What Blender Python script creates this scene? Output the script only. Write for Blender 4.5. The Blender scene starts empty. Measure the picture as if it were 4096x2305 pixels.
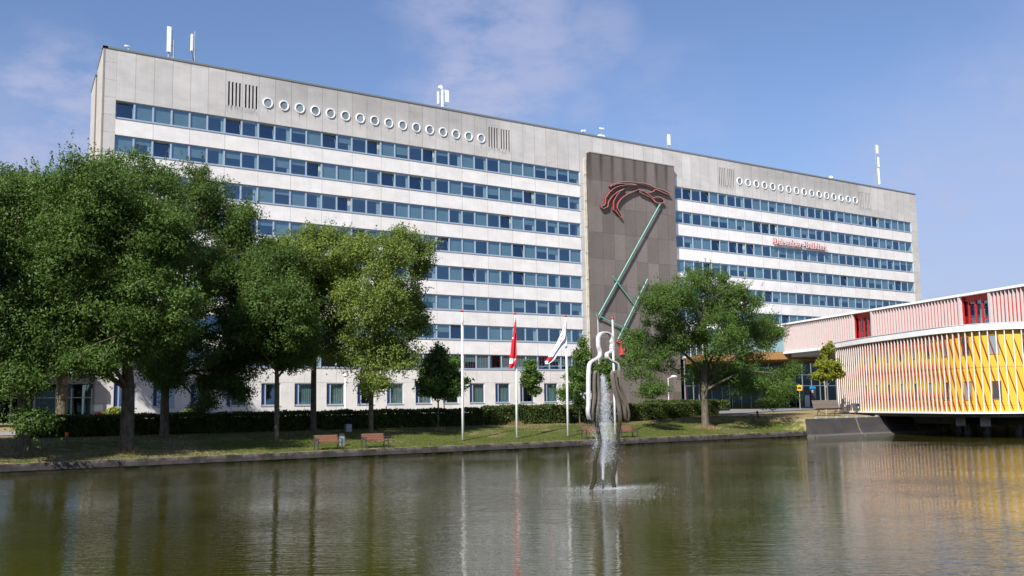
import bpy, math, random
import numpy as np
from mathutils import Vector, Matrix

R = math.radians
sc = bpy.context.scene
col = sc.collection
random.seed(7)
EXPOSURE = 0.9

# ------------------------------------------------------------------ helpers
LOC = {}

def tag(o, label=None, cat=None, group=None, kind=None):
    if label: o['label'] = label
    if cat: o['category'] = cat
    if group: o['group'] = group
    if kind: o['kind'] = kind
    return o

def thing(name, label, cat, loc=(0, 0, 0), group=None):
    o = bpy.data.objects.new(name, None)
    o.empty_display_size = .3
    o.location = loc
    col.objects.link(o)
    LOC[o.name] = Vector(loc)
    return tag(o, label, cat, group)

def link(name, me, parent=None, loc=None):
    """link a mesh whose vertices are in world space (or local to parent when loc given)"""
    o = bpy.data.objects.new(name, me)
    col.objects.link(o)
    if parent is not None:
        o.parent = parent
    LOC[o.name] = LOC[parent.name].copy() if parent is not None else Vector((0, 0, 0))
    if loc is not None:
        o.location = loc
        LOC[o.name] = LOC[o.name] + Vector(loc)
    return o

class MB:
    def __init__(s):
        s.v = []; s.f = []; s.m = []
    def add(s, vs, fs, m=0):
        b = len(s.v)
        s.v += [tuple(p) for p in vs]
        for f in fs:
            s.f.append(tuple(b + i for i in f)); s.m.append(m)
        return s
    def box(s, x0, x1, y0, y1, z0, z1, m=0):
        vs = [(x0,y0,z0),(x1,y0,z0),(x1,y1,z0),(x0,y1,z0),(x0,y0,z1),(x1,y0,z1),(x1,y1,z1),(x0,y1,z1)]
        return s.add(vs, [(3,2,1,0),(4,5,6,7),(0,1,5,4),(1,2,6,5),(2,3,7,6),(3,0,4,7)], m)
    def quad(s, a, b, c, d, m=0):
        return s.add([a,b,c,d], [(0,1,2,3)], m)
    def obox(s, o, ax, ay, az, m=0):
        """oriented box from corner o with edge vectors"""
        o, ax, ay, az = map(Vector, (o, ax, ay, az))
        vs = [o, o+ax, o+ax+ay, o+ay, o+az, o+ax+az, o+ax+ay+az, o+ay+az]
        fs = [(3,2,1,0),(4,5,6,7),(0,1,5,4),(1,2,6,5),(2,3,7,6),(3,0,4,7)]
        if ax.cross(ay).dot(az) < 0: fs = [tuple(reversed(f)) for f in fs]
        return s.add(vs, fs, m)
    def tube(s, pts, rad, n=8, m=0, cap=True):
        pts = [Vector(p) for p in pts]
        if not hasattr(rad, '__len__'): rad = [rad]*len(pts)
        rings = []
        up = None
        for i, p in enumerate(pts):
            t = (pts[min(i+1, len(pts)-1)] - pts[max(i-1, 0)])
            t = t.normalized() if t.length > 1e-9 else Vector((0,0,1))
            if up is None:
                up = Vector((1,0,0)) if abs(t.x) < .8 else Vector((0,1,0))
            a = t.cross(up)
            if a.length < 1e-6: a = t.cross(Vector((0,1,0.3)))
            a.normalize(); b = t.cross(a).normalized(); up = -b if False else a.cross(t)
            rings.append([p + (a*math.cos(q) + b*math.sin(q))*rad[i] for q in [2*math.pi*k/n for k in range(n)]])
        vs = [v for r_ in rings for v in r_]
        fs = []
        for i in range(len(pts)-1):
            for k in range(n):
                fs.append((i*n+k, i*n+(k+1)%n, (i+1)*n+(k+1)%n, (i+1)*n+k))
        if cap:
            fs.append(tuple(range(n-1, -1, -1)))
            fs.append(tuple((len(pts)-1)*n+k for k in range(n)))
        return s.add(vs, fs, m)
    def lathe(s, c, prof, n=16, m=0):
        """prof list of (r, z) about vertical axis through c"""
        vs = []; fs = []
        for (r_, z) in prof:
            for k in range(n):
                q = 2*math.pi*k/n
                vs.append((c[0]+r_*math.cos(q), c[1]+r_*math.sin(q), c[2]+z))
        for i in range(len(prof)-1):
            for k in range(n):
                fs.append((i*n+k, i*n+(k+1)%n, (i+1)*n+(k+1)%n, (i+1)*n+k))
        fs.append(tuple(range(n-1,-1,-1))); fs.append(tuple((len(prof)-1)*n+k for k in range(n)))
        return s.add(vs, fs, m)
    def ribbon(s, pts, y0, y1, th, m=0, closed=False, mfun=None):
        """strip following a polyline in the XZ plane: thickness th in plane, from y0 to y1"""
        P = [Vector((p[0], p[1])) for p in pts]; n = len(P); vs = []; fs = []
        for i in range(n):
            a = P[i-1] if (i > 0 or closed) else P[i]
            b = P[(i+1) % n] if (i < n-1 or closed) else P[i]
            t = (b-a); t = t.normalized() if t.length > 1e-9 else Vector((1,0))
            nn = Vector((-t.y, t.x))*th/2
            for q in (P[i]+nn, P[i]-nn):
                vs.append((q.x, y0, q.y)); vs.append((q.x, y1, q.y))
        cnt = n if closed else n-1
        for i in range(cnt):
            a = 4*i; b = 4*((i+1) % n)
            fs += [(a,a+2,b+2,b), (a+1,b+1,b+3,a+3), (a,b,b+1,a+1), (a+2,a+3,b+3,b+2)]
        if not closed:
            fs += [(0,1,3,2), (4*n-4,4*n-2,4*n-1,4*n-3)]
        return s.add(vs, fs, m)
    def build(s, name, mats, parent=None, smooth=False, world=True, loc=None):
        me = bpy.data.meshes.new(name)
        off = LOC[parent.name] if (parent is not None and world) else Vector((0,0,0))
        if loc is not None: off = off + Vector(loc) if world else off
        me.from_pydata([(v[0]-off[0], v[1]-off[1], v[2]-off[2]) for v in s.v], [], s.f)
        for mm in (mats if isinstance(mats, (list, tuple)) else [mats]): me.materials.append(mm)
        if any(s.m): me.polygons.foreach_set('material_index', s.m)
        if smooth: me.polygons.foreach_set('use_smooth', [True]*len(me.polygons))
        me.update()
        return link(name, me, parent, loc)

def np_quads(name, V, mats, tint=None, parent=None, mi=None, tris=False):
    """V: (n,4,3) world quads"""
    n, k = V.shape[0], V.shape[1]
    off = np.array(LOC[parent.name]) if parent is not None else np.zeros(3)
    me = bpy.data.meshes.new(name)
    me.vertices.add(n*k); me.vertices.foreach_set('co', (V.reshape(-1,3)-off).astype(np.float32).ravel())
    me.loops.add(n*k); me.loops.foreach_set('vertex_index', np.arange(n*k, dtype=np.int32))
    me.polygons.add(n); me.polygons.foreach_set('loop_start', np.arange(0, n*k, k, dtype=np.int32))
    me.polygons.foreach_set('loop_total', np.full(n, k, dtype=np.int32))
    if mi is not None: me.polygons.foreach_set('material_index', mi.astype(np.int32))
    if tint is not None:
        at = me.attributes.new('tint', 'FLOAT', 'POINT'); at.data.foreach_set('value', np.repeat(tint, k).astype(np.float32))
    for mm in (mats if isinstance(mats, (list, tuple)) else [mats]): me.materials.append(mm)
    me.update(calc_edges=True); me.validate()
    return link(name, me, parent)

def catmull(P, sub=4, closed=False):
    P = [Vector(p) for p in P]; out = []; n = len(P)
    rng = n if closed else n-1
    for i in range(rng):
        p0 = P[i-1] if (i > 0 or closed) else P[i]
        p1, p2 = P[i], P[(i+1) % n]
        p3 = P[(i+2) % n] if (i+2 < n or closed) else p2
        for k in range(sub):
            t = k/sub
            out.append(.5*((2*p1)+(p2-p0)*t+(2*p0-5*p1+4*p2-p3)*t*t+(3*p1-p0-3*p2+p3)*t**3))
    if not closed: out.append(P[-1])
    return out

# ------------------------------------------------------------------ materials
class NT:
    def __init__(s, m):
        m.use_nodes = True; s.t = m.node_tree; s.t.nodes.clear()
    def n(s, typ, **kw):
        o = s.t.nodes.new(typ)
        ins = kw.pop('ins', {})
        for k_, v in kw.items(): setattr(o, k_, v)
        for k_, v in ins.items(): s.set(o.inputs[k_], v)
        return o
    def set(s, sock, v):
        if isinstance(v, bpy.types.NodeSocket): s.t.links.new(v, sock)
        elif isinstance(v, bpy.types.Node): s.t.links.new(v.outputs[0], sock)
        else:
            if sock.type == 'RGBA' and hasattr(v, '__len__') and len(v) == 3: v = (*v, 1)
            sock.default_value = v
    def math(s, op, a, b=None, c=None, clamp=False):
        o = s.n('ShaderNodeMath', operation=op, use_clamp=clamp)
        s.set(o.inputs[0], a)
        if b is not None: s.set(o.inputs[1], b)
        if c is not None: s.set(o.inputs[2], c)
        return o.outputs[0]
    def ss(s, x, a, b):
        o = s.n('ShaderNodeMapRange', interpolation_type='SMOOTHSTEP')
        s.set(o.inputs['Value'], x); s.set(o.inputs['From Min'], a); s.set(o.inputs['From Max'], b)
        return o.outputs[0]
    def mix(s, fac, a, b, mode='MIX'):
        o = s.n('ShaderNodeMix', data_type='RGBA', blend_type=mode)
        s.set(o.inputs[0], fac); s.set(o.inputs[6], a); s.set(o.inputs[7], b)
        return o.outputs[2]
    def noise(s, vec, scale, detail=3, rough=.55, col_=False):
        o = s.n('ShaderNodeTexNoise')
        if vec is not None: s.set(o.inputs['Vector'], vec)
        o.inputs['Scale'].default_value = scale; o.inputs['Detail'].default_value = detail
        o.inputs['Roughness'].default_value = rough
        return o.outputs[1 if col_ else 0]
    def obj(s):
        return s.n('ShaderNodeTexCoord').outputs['Object']
    def mapv(s, vec, scale=(1,1,1), loc=(0,0,0), rot=(0,0,0)):
        o = s.n('ShaderNodeMapping'); s.set(o.inputs[0], vec)
        o.inputs['Scale'].default_value = scale; o.inputs['Location'].default_value = loc; o.inputs['Rotation'].default_value = rot
        return o.outputs[0]
    def sep(s, vec):
        o = s.n('ShaderNodeSeparateXYZ'); s.set(o.inputs[0], vec); return o.outputs
    def bump(s, h, strength=.3, dist=.05):
        o = s.n('ShaderNodeBump'); s.set(o.inputs['Height'], h)
        o.inputs['Strength'].default_value = strength; o.inputs['Distance'].default_value = dist
        return o.outputs[0]
    def out(s, sh):
        o = s.n('ShaderNodeOutputMaterial'); s.t.links.new(sh if isinstance(sh, bpy.types.NodeSocket) else sh.outputs[0], o.inputs[0])

def pbr(name, color, rough=.7, metal=0., spec=.3, var=0., vscale=2., bump=0., bscale=30., stretch=(1,1,1)):
    m = bpy.data.materials.new(name); t = NT(m)
    p = t.n('ShaderNodeBsdfPrincipled')
    p.inputs['Roughness'].default_value = rough; p.inputs['Metallic'].default_value = metal
    p.inputs['Specular IOR Level'].default_value = spec
    if var > 0:
        v = t.mapv(t.obj(), stretch)
        f = t.noise(v, vscale, 4)
        f2 = t.n('ShaderNodeMapRange', ins={'Value': f, 'From Min': .3, 'From Max': .7, 'To Min': 1-var, 'To Max': 1+var}).outputs[0]
        c = t.n('ShaderNodeVectorMath', operation='SCALE'); c.inputs[0].default_value = color; t.set(c.inputs['Scale'], f2)
        t.set(p.inputs['Base Color'], c.outputs[0])
    else:
        p.inputs['Base Color'].default_value = (*color, 1)
    if bump > 0:
        t.set(p.inputs['Normal'], t.bump(t.noise(t.obj(), bscale, 3), bump, .02))
    t.out(p); return m

def concrete(name, x0, px, pz=None, z0=0., attic=False, base=(.555,.540,.525), tone=.095):
    m = bpy.data.materials.new(name); t = NT(m)
    o = t.obj(); x, y, z = t.sep(o)
    ux = t.math('DIVIDE', t.math('SUBTRACT', x, x0), px)
    fx = t.math('FRACT', ux); dx = t.math('MULTIPLY', t.math('SUBTRACT', .5, t.math('ABSOLUTE', t.math('SUBTRACT', fx, .5))), px)
    j = t.math('LESS_THAN', dx, .024)
    seed = t.math('FLOOR', ux)
    zz = pz or 3.4
    uz = t.math('DIVIDE', t.math('SUBTRACT', z, z0), zz)
    seed = t.math('ADD', t.math('MULTIPLY', t.math('FLOOR', uz), 37.), seed)
    if pz:
        fz = t.math('FRACT', uz); dz = t.math('MULTIPLY', t.math('SUBTRACT', .5, t.math('ABSOLUTE', t.math('SUBTRACT', fz, .5))), pz)
        j = t.math('MAXIMUM', j, t.math('LESS_THAN', dz, .02))
    w = t.n('ShaderNodeTexWhiteNoise', noise_dimensions='1D'); t.set(w.inputs['W'], seed)
    ptone = t.math('ADD', 1-tone, t.math('MULTIPLY', w.outputs[0], 2*tone*.7))
    w2 = t.n('ShaderNodeTexWhiteNoise', noise_dimensions='1D'); t.set(w2.inputs['W'], t.math('ADD', seed, 411.3))
    c = t.mix(t.math('MULTIPLY', w2.outputs[0], .5), base, (base[0]*1.0, base[1]*.955, base[2]*.93))
    n1 = t.noise(t.mapv(o, (.5, .5, .8)), 1.0, 5, .6)
    st = t.noise(t.mapv(o, (2.6, 1, .10)), 1.0, 5, .65)
    n3 = t.noise(o, 14., 3)
    f = t.math('MULTIPLY', ptone, t.math('ADD', .72, t.math('MULTIPLY', n1, .46)))
    f = t.math('MULTIPLY', f, t.math('ADD', .90, t.math('MULTIPLY', st, .18)))
    f = t.math('MULTIPLY', f, t.math('ADD', .97, t.math('MULTIPLY', n3, .06)))
    if attic:
        # black algae streaks under the roof edge and drips under the round windows
        reg = t.math('MAXIMUM', t.math('MULTIPLY', t.ss(x, 11, 20), t.ss(x, 47, 43)), t.math('MULTIPLY', t.ss(x, 83, 92), t.ss(x, 119, 115)))
        gray = t.math('MULTIPLY', reg, t.math('MULTIPLY', t.ss(z, 33.2, 36.8), .26))
        f = t.math('MULTIPLY', f, t.math('SUBTRACT', 1, gray))
        sp = t.noise(t.mapv(o, (5.5, 1, 1.1)), 1.0, 6, .7)
        bl = t.noise(t.mapv(o, (.35, 1, .3), (3,0,1)), 1.0, 2)
        k = t.math('MULTIPLY', t.ss(sp, .56, .72), t.math('MULTIPLY', t.ss(bl, .42, .62), t.math('MULTIPLY', reg, t.math('MULTIPLY', t.ss(z, 35.2, 36.6), t.ss(z, 37.7, 37.0)))))
        f = t.math('MULTIPLY', f, t.math('SUBTRACT', 1, t.math('MULTIPLY', k, .72)))
        for (xs, n_) in ((15.36, 16), (87.74, 16)):
            u = t.math('DIVIDE', t.math('SUBTRACT', x, xs-.9), 1.8)
            inr = t.math('MULTIPLY', t.math('GREATER_THAN', u, 0.), t.math('LESS_THAN', u, float(n_)))
            d = t.math('ABSOLUTE', t.math('SUBTRACT', t.math('FRACT', u), .5))
            wn = t.n('ShaderNodeTexWhiteNoise', noise_dimensions='1D'); t.set(wn.inputs['W'], t.math('FLOOR', u))
            low = t.math('SUBTRACT', 33.95, t.math('MULTIPLY', wn.outputs[0], .7))
            dr = t.math('MULTIPLY', t.math('MULTIPLY', t.ss(d, .045, .012), inr), t.math('MULTIPLY', t.ss(z, low, 34.5), t.math('LESS_THAN', z, 34.5)))
            f = t.math('MULTIPLY', f, t.math('SUBTRACT', 1, t.math('MULTIPLY', dr, .6)))
        for (xa, xb) in ((10.9, 14.4), (43.3, 46.8), (83.3, 86.8), (115.9, 119.3)):
            inr = t.math('MULTIPLY', t.ss(x, xa-.1, xa+.2), t.ss(x, xb+.1, xb-.2))
            sp2 = t.noise(t.mapv(o, (4.5, 1, .8), (7,0,3)), 1.0, 5, .7)
            dr = t.math('MULTIPLY', inr, t.math('MULTIPLY', t.ss(sp2, .42, .62), t.math('MULTIPLY', t.ss(z, 33.1, 33.9), t.math('LESS_THAN', z, 34.05))))
            f = t.math('MULTIPLY', f, t.math('SUBTRACT', 1, t.math('MULTIPLY', dr, .55)))
    f = t.math('MULTIPLY', f, t.math('SUBTRACT', 1, t.math('MULTIPLY', j, .45)))
    sv = t.n('ShaderNodeVectorMath', operation='SCALE'); t.set(sv.inputs[0], c); t.set(sv.inputs['Scale'], f)
    p = t.n('ShaderNodeBsdfPrincipled'); t.set(p.inputs['Base Color'], sv.outputs[0])
    p.inputs['Roughness'].default_value = .85; p.inputs['Specular IOR Level'].default_value = .2
    t.out(p); return m

def granite(name):
    m = bpy.data.materials.new(name); t = NT(m)
    o = t.obj(); x, y, z = t.sep(o)
    px, pz = 1.95, 3.42
    ux = t.math('DIVIDE', t.math('SUBTRACT', x, 58.8), px); uz = t.math('DIVIDE', t.math('SUBTRACT', z, 35.2), pz)
    dx = t.math('MULTIPLY', t.math('SUBTRACT', .5, t.math('ABSOLUTE', t.math('SUBTRACT', t.math('FRACT', ux), .5))), px)
    dz = t.math('MULTIPLY', t.math('SUBTRACT', .5, t.math('ABSOLUTE', t.math('SUBTRACT', t.math('FRACT', uz), .5))), pz)
    j = t.math('MAXIMUM', t.math('LESS_THAN', dx, .03), t.math('LESS_THAN', dz, .025))
    seed = t.math('ADD', t.math('FLOOR', ux), t.math('MULTIPLY', t.math('FLOOR', uz), 23.))
    w = t.n('ShaderNodeTexWhiteNoise', noise_dimensions='1D'); t.set(w.inputs['W'], seed)
    f = t.math('ADD', .80, t.math('MULTIPLY', w.outputs[0], .36))
    g = t.noise(o, 7., 6, .75); f = t.math('MULTIPLY', f, t.math('ADD', .45, t.math('MULTIPLY', g, 1.1)))
    st = t.math('MULTIPLY', t.ss(dx, .55, .05), t.ss(z, 29.5, 34.5))
    sn = t.noise(t.mapv(o, (2.5, 1, .2)), 1., 4)
    f = t.math('MULTIPLY', f, t.math('SUBTRACT', 1, t.math('MULTIPLY', t.math('MULTIPLY', st, sn), .75)))
    f = t.math('MULTIPLY', f, t.math('ADD', .85, t.math('MULTIPLY', t.noise(t.mapv(o, (.6,1,.25)), 1., 3), .3)))
    f = t.math('MULTIPLY', f, t.math('SUBTRACT', 1, t.math('MULTIPLY', j, .35)))
    sv = t.n('ShaderNodeVectorMath', operation='SCALE'); sv.inputs[0].default_value = (.163,.140,.130); t.set(sv.inputs['Scale'], f)
    p = t.n('ShaderNodeBsdfPrincipled'); t.set(p.inputs['Base Color'], sv.outputs[0]); p.inputs['Roughness'].default_value = .9
    p.inputs['Specular IOR Level'].default_value = .15
    t.out(p); return m

def glass(name, refl=.24, tint=(.55,.66,.68), gcol=(.82,.9,1.0), rough=.015, wav=0.):
    m = bpy.data.materials.new(name); t = NT(m)
    lw = t.n('ShaderNodeLayerWeight'); fc = t.math('POWER', lw.outputs['Facing'], 4.5)     # same from both sides, so sunlight gets in
    f = t.math('ADD', t.math('MULTIPLY', fc, 1-refl), refl, clamp=True)
    a = t.n('ShaderNodeBsdfTransparent'); a.inputs[0].default_value = (*tint, 1)
    g = t.n('ShaderNodeBsdfGlossy'); g.inputs[0].default_value = (*gcol, 1); g.inputs['Roughness'].default_value = rough
    if wav > 0:
        t.set(g.inputs['Normal'], t.bump(t.noise(t.obj(), .7, 1), wav, .1))
    x = t.n('ShaderNodeMixShader'); t.set(x.inputs[0], f); t.t.links.new(a.outputs[0], x.inputs[1]); t.t.links.new(g.outputs[0], x.inputs[2])
    t.out(x); return m

def leafmat(name, c1, c2, trans=.35):
    m = bpy.data.materials.new(name); t = NT(m)
    at = t.n('ShaderNodeAttribute', attribute_name='tint').outputs['Fac']
    big = t.noise(t.obj(), .45, 3)
    k = t.math('ADD', t.math('MULTIPLY', at, .65), t.math('MULTIPLY', t.ss(big, .35, .65), .35))
    c = t.mix(k, c1, c2)
    p = t.n('ShaderNodeBsdfPrincipled'); t.set(p.inputs['Base Color'], c); p.inputs['Roughness'].default_value = .55
    p.inputs['Specular IOR Level'].default_value = .25
    tr = t.n('ShaderNodeBsdfTranslucent'); t.set(tr.inputs[0], t.mix(.5, c, (.16,.20,.02)))
    x = t.n('ShaderNodeMixShader'); x.inputs[0].default_value = trans
    t.t.links.new(p.outputs[0], x.inputs[1]); t.t.links.new(tr.outputs[0], x.inputs[2])
    t.out(x); return m

M = {}
M['attic_l'] = concrete('attic_concrete', 0., 1.8, attic=True)
M['attic_r'] = concrete('attic_concrete_far', .44, 1.8, attic=True)
M['span_l'] = concrete('spandrel_concrete', 0., 3.6, base=(.75,.735,.72), tone=.035)
M['span_r'] = concrete('spandrel_concrete_far', .44+1.8, 3.6, base=(.75,.735,.725), tone=.035)
M['strip'] = concrete('strip_concrete', -50., 99., 1.72, z0=.26, base=(.53,.515,.50))
M['endw'] = concrete('end_wall_concrete', -50., 99., 3.4, z0=.26, base=(.46,.435,.405))
M['gf'] = concrete('ground_concrete', 1.8, 3.6, 3.5, z0=2.13, base=(.66,.645,.62), tone=.03)
M['granite'] = granite('washed_granite_panels')
M['coping'] = pbr('zinc_coping', (.22,.24,.23), .5, .3, .4)
M['frame'] = pbr('bluegrey_frame', (.35,.42,.50), .4, .1, .4)
M['sill'] = pbr('aluminium_sill', (.33,.37,.42), .4, .4, .4)
M['glass'] = glass('office_glass', .23, (.80,.92,.93), (.48,.78,1.05))
M['glassdark'] = glass('deep_glass', .045, (.12,.20,.23), (.5,.8,.9))
M['blind'] = pbr('blind_fabric', (.165,.215,.215), .9, var=.12, vscale=.6)
M['curtain'] = pbr('curtain_fabric', (.36,.41,.38), .9)
M['inside'] = pbr('room_interior', (.035,.042,.05), .9, var=.5, vscale=.35)
M['navy'] = pbr('navy_panel', (.018,.035,.13), .45)
M['dark'] = pbr('dark_void', (.02,.02,.02), .9)
M['white'] = pbr('white_paint', (.80,.80,.79), .4, 0, .4, var=.05, vscale=1.)
M['whitem'] = pbr('white_metal', (.74,.74,.72), .45, 0, .4, var=.08, vscale=3.)
M['grey'] = pbr('grey_metal', (.22,.235,.25), .45, .3, .4, var=.1, vscale=4.)
M['dgrey'] = pbr('dark_grey_metal', (.055,.06,.065), .5, .3, .4)
M['steel'] = pbr('galvanised_steel', (.33,.36,.38), .45, .5, .4, var=.15, vscale=6.)
M['yellow'] = pbr('yellow_cladding', (.58,.37,.032), .5, 0, .35, var=.04, vscale=.5)
M['red'] = pbr('red_cladding', (.42,.022,.024), .5, 0, .3, var=.06, vscale=1.)
M['redfin'] = pbr('shadowed_red_slat', (.30,.030,.018), .5, 0, .3, var=.2, vscale=.8)  # slat red, darkened to take in the shadow on the yellow wall
M['redframe'] = pbr('red_window_frame', (.40,.018,.018), .4, 0, .4)
M['finwhite'] = pbr('white_fin', (.64,.61,.58), .5, 0, .35, var=.05, vscale=2.)
M['winginner'] = pbr('wing_fin', (.50,.455,.435), .5, 0, .3, var=.05, vscale=2.)
M['artred'] = pbr('red_steel_strip', (.22,.026,.022), .45, 0, .4, var=.15, vscale=3.)
M['tube'] = pbr('pale_pink_tube', (.60,.36,.32), .4, 0, .4)
M['green'] = pbr('green_girder', (.035,.20,.155), .45, 0, .4, var=.15, vscale=2.)
M['greenlit'] = pbr('sunlit_green_flange', (.26,.50,.42), .45, 0, .4)  # lit side of the girders: sunlight put into a paler green
M['letterred'] = pbr('red_letter_side', (.34,.010,.015), .5)
M['signred'] = pbr('red_box_paint', (.55,.025,.018), .35, 0, .5)
M['flagred'] = pbr('red_flag_cloth', (.60,.016,.022), .8, var=.08, vscale=3.)
M['flagwhite'] = pbr('white_flag_cloth', (.80,.80,.82), .8)
M['wood'] = pbr('red_brown_wood', (.20,.088,.055), .6, 0, .3, var=.2, vscale=4., stretch=(1,6,10))
M['oldwood'] = pbr('weathered_wood', (.13,.105,.09), .85, 0, .2, var=.3, vscale=6., stretch=(1,4,8))
M['bark'] = pbr('bark', (.105,.088,.065), .95, 0, .1, var=.5, vscale=5., bump=.6, bscale=18., stretch=(1.5,1.5,.45))
M['orange'] = pbr('orange_reflector_paint', (.62,.12,.02), .5)
M['paving'] = pbr('grey_paving', (.24,.23,.22), .9, var=.12, vscale=3.)
M['asphalt'] = pbr('grey_asphalt', (.17,.175,.185), .9, var=.12, vscale=5.)
M['blue'] = pbr('blue_plate', (.01,.30,.65), .5)
M['signyellow'] = pbr('yellow_plate', (.80,.42,.01), .5)
M['lilac'] = pbr('lilac_panel', (.36,.30,.62), .6)
M['indigo'] = pbr('indigo_panel', (.035,.06,.35), .6)
M['tan'] = pbr('ochre_panel', (.22,.12,.04), .8)
M['slate'] = pbr('louvred_slate', (.05,.05,.055), .7, var=.2, vscale=8.)
M['ventblade'] = pbr('dark_vent_blade', (.018,.016,.015), .8)
M['slit'] = pbr('slit_glass', (.06,.07,.075), .15, 0, .6)
M['lens'] = pbr('lamp_cover', (.75,.78,.80), .25)

LEAF_ASH = leafmat('ash_leaves', (.044,.088,.016), (.108,.185,.034))
LEAF_DARK = leafmat('dark_leaves', (.036,.074,.013), (.092,.155,.028))
LEAF_LIGHT = leafmat('light_leaves', (.105,.155,.026), (.225,.290,.062), .4)
LEAF_YEL = leafmat('yellow_green_leaves', (.13,.17,.015), (.33,.34,.04), .4)
LEAF_HEDGE = leafmat('hedge_leaves', (.030,.052,.012), (.085,.115,.026), .25)
LEAF_OAK = leafmat('young_oak_leaves', (.040,.090,.015), (.105,.180,.032))

# quay concrete, dark and stained
def quaymat():
    m = bpy.data.materials.new('stained_quay_concrete'); t = NT(m)
    o = t.obj(); x, y, z = t.sep(o)
    n = t.noise(o, 1.6, 6, .7); sp = t.noise(o, 16., 4, .8)
    c = t.mix(t.ss(n, .35, .68), (.026,.022,.020), (.075,.062,.055))
    c = t.mix(t.ss(sp, .66, .74), c, (.30,.28,.26))
    c = t.mix(t.math('MULTIPLY', t.ss(z, .30, .46), t.ss(n, .4, .6)), c, (.14,.12,.105))
    u = t.math('FRACT', t.math('DIVIDE', x, 3.05))
    j = t.math('LESS_THAN', t.math('ABSOLUTE', t.math('SUBTRACT', u, .5)), .006)
    c = t.mix(j, c, (.02,.018,.016))
    p = t.n('ShaderNodeBsdfPrincipled'); t.set(p.inputs['Base Color'], c); p.inputs['Roughness'].default_value = .9
    t.set(p.inputs['Normal'], t.bump(sp, .4, .02)); t.out(p); return m
M['quay'] = quaymat()

def slopemat():
    m = bpy.data.materials.new('dark_sloped_concrete'); t = NT(m)
    o = t.obj(); x, y, z = t.sep(o)
    n = t.noise(o, .5, 5, .65); sp = t.noise(o, 9., 5, .8)
    c = t.mix(t.ss(n, .35, .65), (.028,.027,.030), (.050,.044,.040))
    c = t.mix(t.math('MULTIPLY', t.ss(x, 56.0, 58.5), t.ss(sp, .3, .6)), c, (.07,.055,.03))
    c = t.mix(t.ss(sp, .68, .74), c, (.16,.15,.14))
    c = t.mix(t.ss(z, .30, .16), c, (.10,.095,.085))
    u = t.math('ABSOLUTE', t.math('SUBTRACT', t.math('FRACT', t.math('DIVIDE', t.math('SUBTRACT', x, 43.95), 3.9)), .5))
    j = t.math('MULTIPLY', t.math('LESS_THAN', u, .018), t.math('GREATER_THAN', x, 49.0))
    c = t.mix(t.math('MULTIPLY', j, .8), c, (.19,.175,.16))
    p = t.n('ShaderNodeBsdfPrincipled'); t.set(p.inputs['Base Color'], c); p.inputs['Roughness'].default_value = .85
    t.out(p); return m
M['slope'] = slopemat()
M['pierconc'] = pbr('pier_concrete', (.22,.22,.23), .85, var=.2, vscale=1.5)

# ------------------------------------------------------------------ terrain profile
YP = [-47, -45, -42.7, -40.5, -38.3, -34, -28, -15, 0, 2000]
ZP = [.50, .50, .70, .93, 1.20, 1.46, 1.62, 1.85, 2.08, 2.1]
YR = [-47, -45.2, -43, -41, -34, -20, -5, 0, 2000]
ZR = [1.48, 1.50, 1.64, 1.70, 1.80, 1.92, 2.08, 2.1, 2.1]
def ground_z(x, y):
    a = np.interp(y, YP, ZP); b = np.interp(y, YR, ZR)
    w = np.interp(y, [-45, -43.5, -36], [.6, 1.6, 9.0])
    t = np.clip((np.asarray(x, float)-(44.3-w))/w, 0, 1); t = t*t*(3-2*t)
    return a*(1-t)+b*t
def gz(x, y): return float(ground_z(x, y))

def grassmat():
    m = bpy.data.materials.new('lawn'); t = NT(m)
    o = t.obj(); x, y, z = t.sep(o)
    n1 = t.noise(o, .22, 4, .6); n2 = t.noise(o, 1.3, 5, .65); n3 = t.noise(o, 11., 4, .7)
    dry = t.math('ADD', t.math('MULTIPLY', t.ss(n1, .38, .66), .55), t.math('MULTIPLY', t.ss(n2, .40, .70), .45))
    high = t.ss(z, 1.18, 1.50)
    left = t.math('MULTIPLY', t.ss(x, 2., -9.), .38)
    dry = t.math('ADD', t.math('MULTIPLY', dry, .75), t.math('ADD', t.math('MULTIPLY', high, .55), left), clamp=True)
    edge = t.math('MULTIPLY', t.ss(y, -44.0, -44.8), t.ss(n2, .3, .6))
    dry = t.math('MAXIMUM', dry, t.math('MULTIPLY', edge, .9))
    grn = t.mix(n3, (.048,.068,.012), (.110,.135,.028))
    tan = t.mix(t.noise(o, 7., 4, .7), (.17,.125,.058), (.36,.285,.160))
    c = t.mix(t.ss(dry, .32, .80), grn, tan)
    p = t.n('ShaderNodeBsdfPrincipled'); t.set(p.inputs['Base Color'], c); p.inputs['Roughness'].default_value = .95
    p.inputs['Specular IOR Level'].default_value = .1
    t.set(p.inputs['Normal'], t.bump(t.noise(o, 16., 4, .7), .7, .06))
    t.out(p); return m
M['lawn'] = grassmat()

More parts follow.
